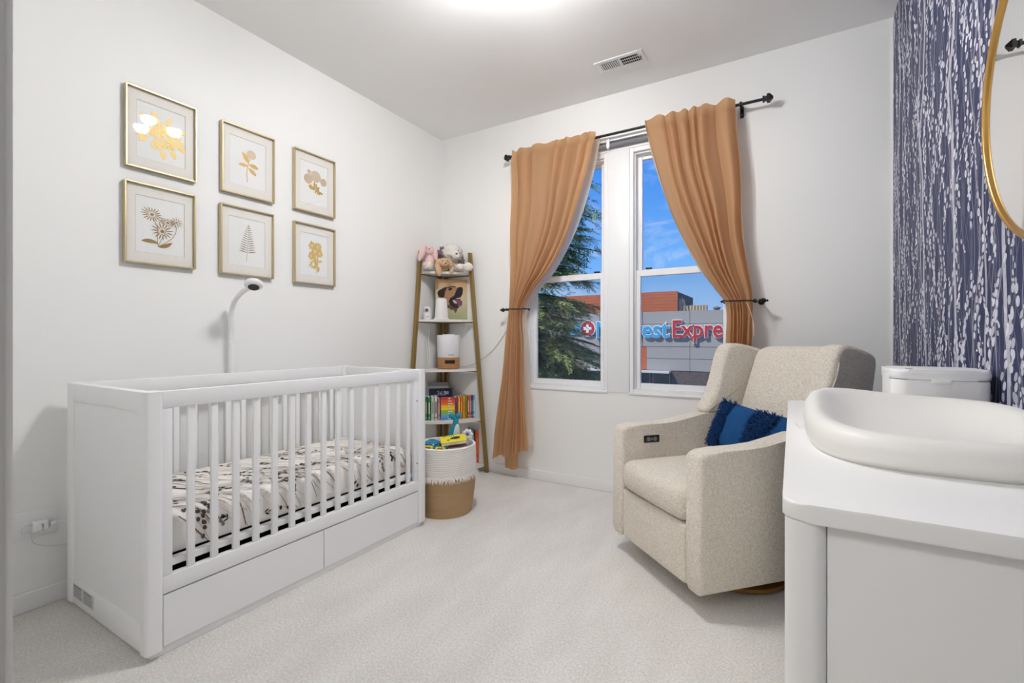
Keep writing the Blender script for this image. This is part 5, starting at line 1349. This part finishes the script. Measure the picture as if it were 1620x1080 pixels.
prism('badge_cross', [(cx_ + p * 1.0, cz_ + q) for p, q in ((-b_, -a_), (b_, -a_), (b_, -b_), (a_, -b_), (a_, b_), (b_, b_), (b_, a_), (-b_, a_), (-b_, b_), (-a_, b_), (-a_, -b_), (-b_, -b_))], -0.14, -0.12, 'y', M['signwhite'], sg, sm=False)
prism('blue_shape', [(cx_ - rad * 2.6, cz_ - rad * 0.3), (cx_ - rad * 1.1, cz_ + rad * 0.75), (cx_ - rad * 0.6, cz_ + rad * 0.75), (cx_ - rad * 0.9, cz_ - rad * 0.8), (cx_ - rad * 2.3, cz_ - rad * 0.8)], -0.06, 0.0, 'y', M['signblue'], sg, sm=False)

# tree in front of the left window
tr = thing('street_tree', 'feathery green street tree outside the left window', 'tree', (-5.2, 8.3, GZ))
M['bark'] = mat('bark', lin(92, 76, 62), 0.95, bump=(30, 0.6, 0.02))
M['leafA'] = mat('leaf_sunlit', lin(178, 186, 108), 0.7, spec=0.2); M['leafB'] = mat('leaf_mid', lin(134, 152, 92), 0.7, spec=0.2); M['leafC'] = mat('leaf_shaded', lin(100, 120, 80), 0.7, spec=0.2)  # sunlit and shaded tones put into the leaf colours, mixed at random
tube('trunk', smooth_path([(0, 0, 0), (0.05, 0, 2.5), (-0.05, 0.05, 5.0), (0.0, 0.0, 7.5), (0.05, 0, 9.4)]), [0.20 - 0.17 * k / 32 for k in range(33)], M['bark'], tr, 10)
rnd = random.Random(77)
lv = {k: ([], []) for k in ('leafA', 'leafB', 'leafC')}
wood = []
base_ = Vector((-5.2, 8.3, GZ))
def spray(p, d, L, key):
    """drooping twig with narrow leaflets on both sides"""
    v, f = lv[key]; q = Vector(p); d = Vector(d).normalized(); n = int(L / 0.034)
    for k in range(n):
        d = (d + Vector((0, 0, -0.030))).normalized(); q = q + d * (L / n)
        side = d.cross(Vector((0, 0, 1))).normalized()
        for s in (-1, 1):
            ll = 0.105 * (1.1 - 0.75 * k / n) * rnd.uniform(0.7, 1.2)
            dirv = (side * s * 0.8 + d * 0.7 + Vector((0, 0, rnd.uniform(-0.5, 0.25)))).normalized(); nn = dirv.cross(d).normalized(); w = dirv.cross(nn).normalized() * 0.0105
            i = len(v); e_ = q + dirv * ll; m_ = q + dirv * ll * 0.5
            v.extend((q, m_ + w, e_, m_ - w)); f.append((i, i + 1, i + 2, i + 3))
nbr = 0
for b in range(230):
    hz = rnd.uniform(1.5, 9.0) if rnd.random() < 0.3 else rnd.uniform(3.6, 7.6); az = rnd.uniform(0, 2 * PI) if rnd.random() < 0.3 else rnd.uniform(-2.0, 1.0)
    reach = (2.75 - 0.10 * hz) * rnd.uniform(0.75, 1.05) if hz < 7.5 else rnd.uniform(1.2, 2.2)
    d = Vector((math.cos(az), math.sin(az), rnd.uniform(-0.05, 0.35)))
    pts = [Vector((0, 0, hz))]
    n = 8
    for k in range(n):
        d = (d + Vector((rnd.uniform(-.12, .12), rnd.uniform(-.12, .12), -0.05))).normalized(); pts.append(pts[-1] + d * reach / n)
    wood.append((pts, [0.035 * (1 - k / (n + 1)) + 0.004 for k in range(n + 1)]))
    for k in range(2, n + 1):
        for j in range(9 if hz < 6.3 else 5):
            p = pts[k - 1].lerp(pts[k], rnd.random()) if k > 0 else pts[k]; w = base_ + p
            U, V_ = proj(w.x, w.y, w.z)
            if 905 < U < 962 and 492 < V_ < 545: continue                       # a gap in the branches in front of the badge
            if w.x / w.y > -0.318: continue
            dd = Vector((rnd.uniform(-1, 1), rnd.uniform(-1, 1), rnd.uniform(-0.4, 0.3))) + (pts[k] - pts[k - 1]).normalized() * 1.0
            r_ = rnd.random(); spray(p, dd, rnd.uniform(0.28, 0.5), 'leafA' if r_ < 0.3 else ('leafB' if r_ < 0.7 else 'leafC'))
for pts, rad_ in wood:
    v, f = tube_data(pts, rad_, 5); pyobj('branch', v, f, M['bark'], tr, True)
for key, (v, f) in lv.items():
    o = pyobj('foliage', v, f, M[key], tr); o['kind'] = 'stuff'
